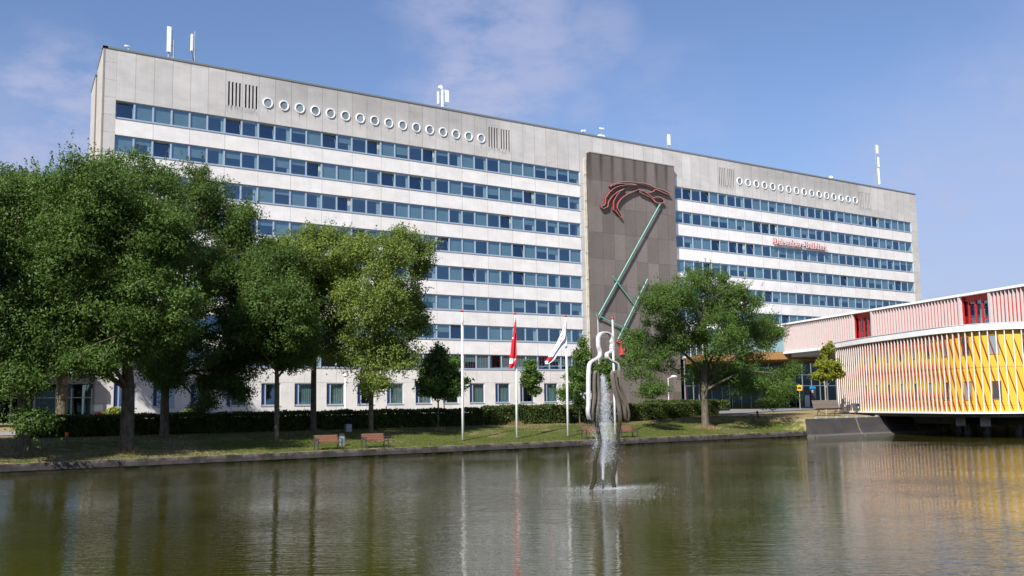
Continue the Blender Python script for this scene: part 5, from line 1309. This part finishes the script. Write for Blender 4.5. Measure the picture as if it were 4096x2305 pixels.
# ------------------------------------------------------------------ sky, sun, camera
SAZ = 60.; SEL = 41.      # light travels towards +X sin, +Y cos
sd = Vector((-math.sin(R(SAZ))*math.cos(R(SEL)), -math.cos(R(SAZ))*math.cos(R(SEL)), math.sin(R(SEL))))
wd = bpy.data.worlds.new('World'); sc.world = wd; wd.use_nodes = True
t = NT.__new__(NT); t.t = wd.node_tree; t.t.nodes.clear()
sky = t.n('ShaderNodeTexSky', sky_type='NISHITA'); sky.sun_disc = False
sky.sun_elevation = R(SEL); sky.sun_rotation = math.atan2(sd.x, sd.y)
sky.air_density = 1.0; sky.dust_density = .6; sky.ozone_density = 2.0; sky.altitude = 0
dirv = t.n('ShaderNodeTexCoord').outputs['Generated']
nn1 = t.noise(t.mapv(dirv, (1,1,1.8)), 6.5, 6, .6); nn2 = t.noise(t.mapv(dirv, (1,1,2.5), (4,2,1)), 14., 6, .62)
cov = None
for (c, r0, r1, amp) in (((.545,.772,.335),.115,.02,.85),((.505,.775,.375),.10,.02,.75),((.61,.71,.345),.05,.01,.55),((.185,.945,.255),.10,.03,1.0),((.10,.96,.24),.10,.03,.9),((.53,.797,.292),.085,.02,1.0),((.48,.83,.287),.05,.01,.7),((.67,.69,.265),.09,.01,.4),((.865,.485,.165),.17,.03,1.0),((.83,.54,.13),.16,.02,.8),((.62,.735,.275),.035,.01,.5),((.90,.40,.18),.15,.03,1.),((-.5,-.7,.4),.5,.1,.6),((.3,-.8,.3),.4,.1,.5)):
    v = Vector(c).normalized()
    dt = t.n('ShaderNodeVectorMath', operation='DISTANCE'); t.set(dt.inputs[0], dirv); dt.inputs[1].default_value = v
    wv = t.math('SUBTRACT', dt.outputs['Value'], t.math('MULTIPLY', t.math('SUBTRACT', nn1, .5), r0*1.3))
    k = t.math('MULTIPLY', t.ss(wv, r0, r1), amp)
    cov = k if cov is None else t.math('MAXIMUM', cov, k)
thr = t.ss(t.math('ADD', t.math('MULTIPLY', nn1, .5), t.math('MULTIPLY', nn2, .5)), .36, .60)
bank = None      # broad thin veil low on the right
for (c, r0, r1, amp) in (((.865,.485,.165),.19,.05,.55),((.91,.38,.20),.20,.05,.6),((.12,.96,.235),.12,.03,.4)):
    dt = t.n('ShaderNodeVectorMath', operation='DISTANCE'); t.set(dt.inputs[0], dirv); dt.inputs[1].default_value = Vector(c).normalized()
    wv = t.math('SUBTRACT', dt.outputs['Value'], t.math('MULTIPLY', t.math('SUBTRACT', nn1, .5), r0*.9))
    k = t.math('MULTIPLY', t.ss(wv, r0, r1), amp); bank = k if bank is None else t.math('MAXIMUM', bank, k)
cov = t.math('MAXIMUM', t.math('MULTIPLY', cov, thr), bank)
el = t.sep(dirv)[2]
SKY = .066
skyc = t.mix(1.0, sky.outputs[0], (.93,.96,1.13), 'MULTIPLY')
cl = t.n('ShaderNodeVectorMath', operation='SCALE'); cl.inputs[0].default_value = (3.9,4.2,6.0); cl.inputs['Scale'].default_value = 1.0
skyc = t.mix(t.math('MULTIPLY', t.ss(el, .30, .02), .55), skyc, (2.5,3.15,5.3))
fin = t.mix(t.math('MULTIPLY', cov, .80), skyc, cl.outputs[0])
bg = t.n('ShaderNodeBackground'); t.set(bg.inputs[0], fin); bg.inputs[1].default_value = SKY
wo = t.n('ShaderNodeOutputWorld'); t.t.links.new(bg.outputs[0], wo.inputs[0])

sun = bpy.data.lights.new('sun', 'SUN'); sun.energy = 4.2; sun.angle = R(.5); sun.color = (1., .965, .92)
so = bpy.data.objects.new('sun', sun); col.objects.link(so); so.rotation_euler = (-sd).to_track_quat('-Z', 'Y').to_euler(); so.location = (-60,-120,80)

cam = bpy.data.cameras.new('camera'); co = bpy.data.objects.new('camera', cam); col.objects.link(co); sc.camera = co
cam.sensor_width = 36.; cam.sensor_fit = 'HORIZONTAL'; cam.lens = 4111.33/4096*36.; cam.clip_end = 5000.; cam.clip_start = .1
yaw, pitch, roll = .6222939636, .1132343598, -.0147257407
f_ = Vector((math.sin(yaw)*math.cos(pitch), math.cos(yaw)*math.cos(pitch), math.sin(pitch)))
r_ = Vector((math.cos(yaw), -math.sin(yaw), 0)); u_ = r_.cross(f_)
r2 = r_*math.cos(roll)+u_*math.sin(roll); u2 = -r_*math.sin(roll)+u_*math.cos(roll)
mw = Matrix((r2, u2, -f_)).transposed().to_4x4(); mw.translation = Vector((-25.31,-100.26,3.0)); co.matrix_world = mw

sc.view_settings.view_transform = 'Standard'; sc.view_settings.look = 'None'; sc.view_settings.exposure = EXPOSURE; sc.view_settings.gamma = 1.
sc.render.engine = 'CYCLES'
sc.cycles.max_bounces = 7; sc.cycles.transparent_max_bounces = 12; sc.cycles.caustics_reflective = False; sc.cycles.caustics_refractive = False
sc.cycles.sample_clamp_indirect = 6.
sc.cycles.use_denoising = True
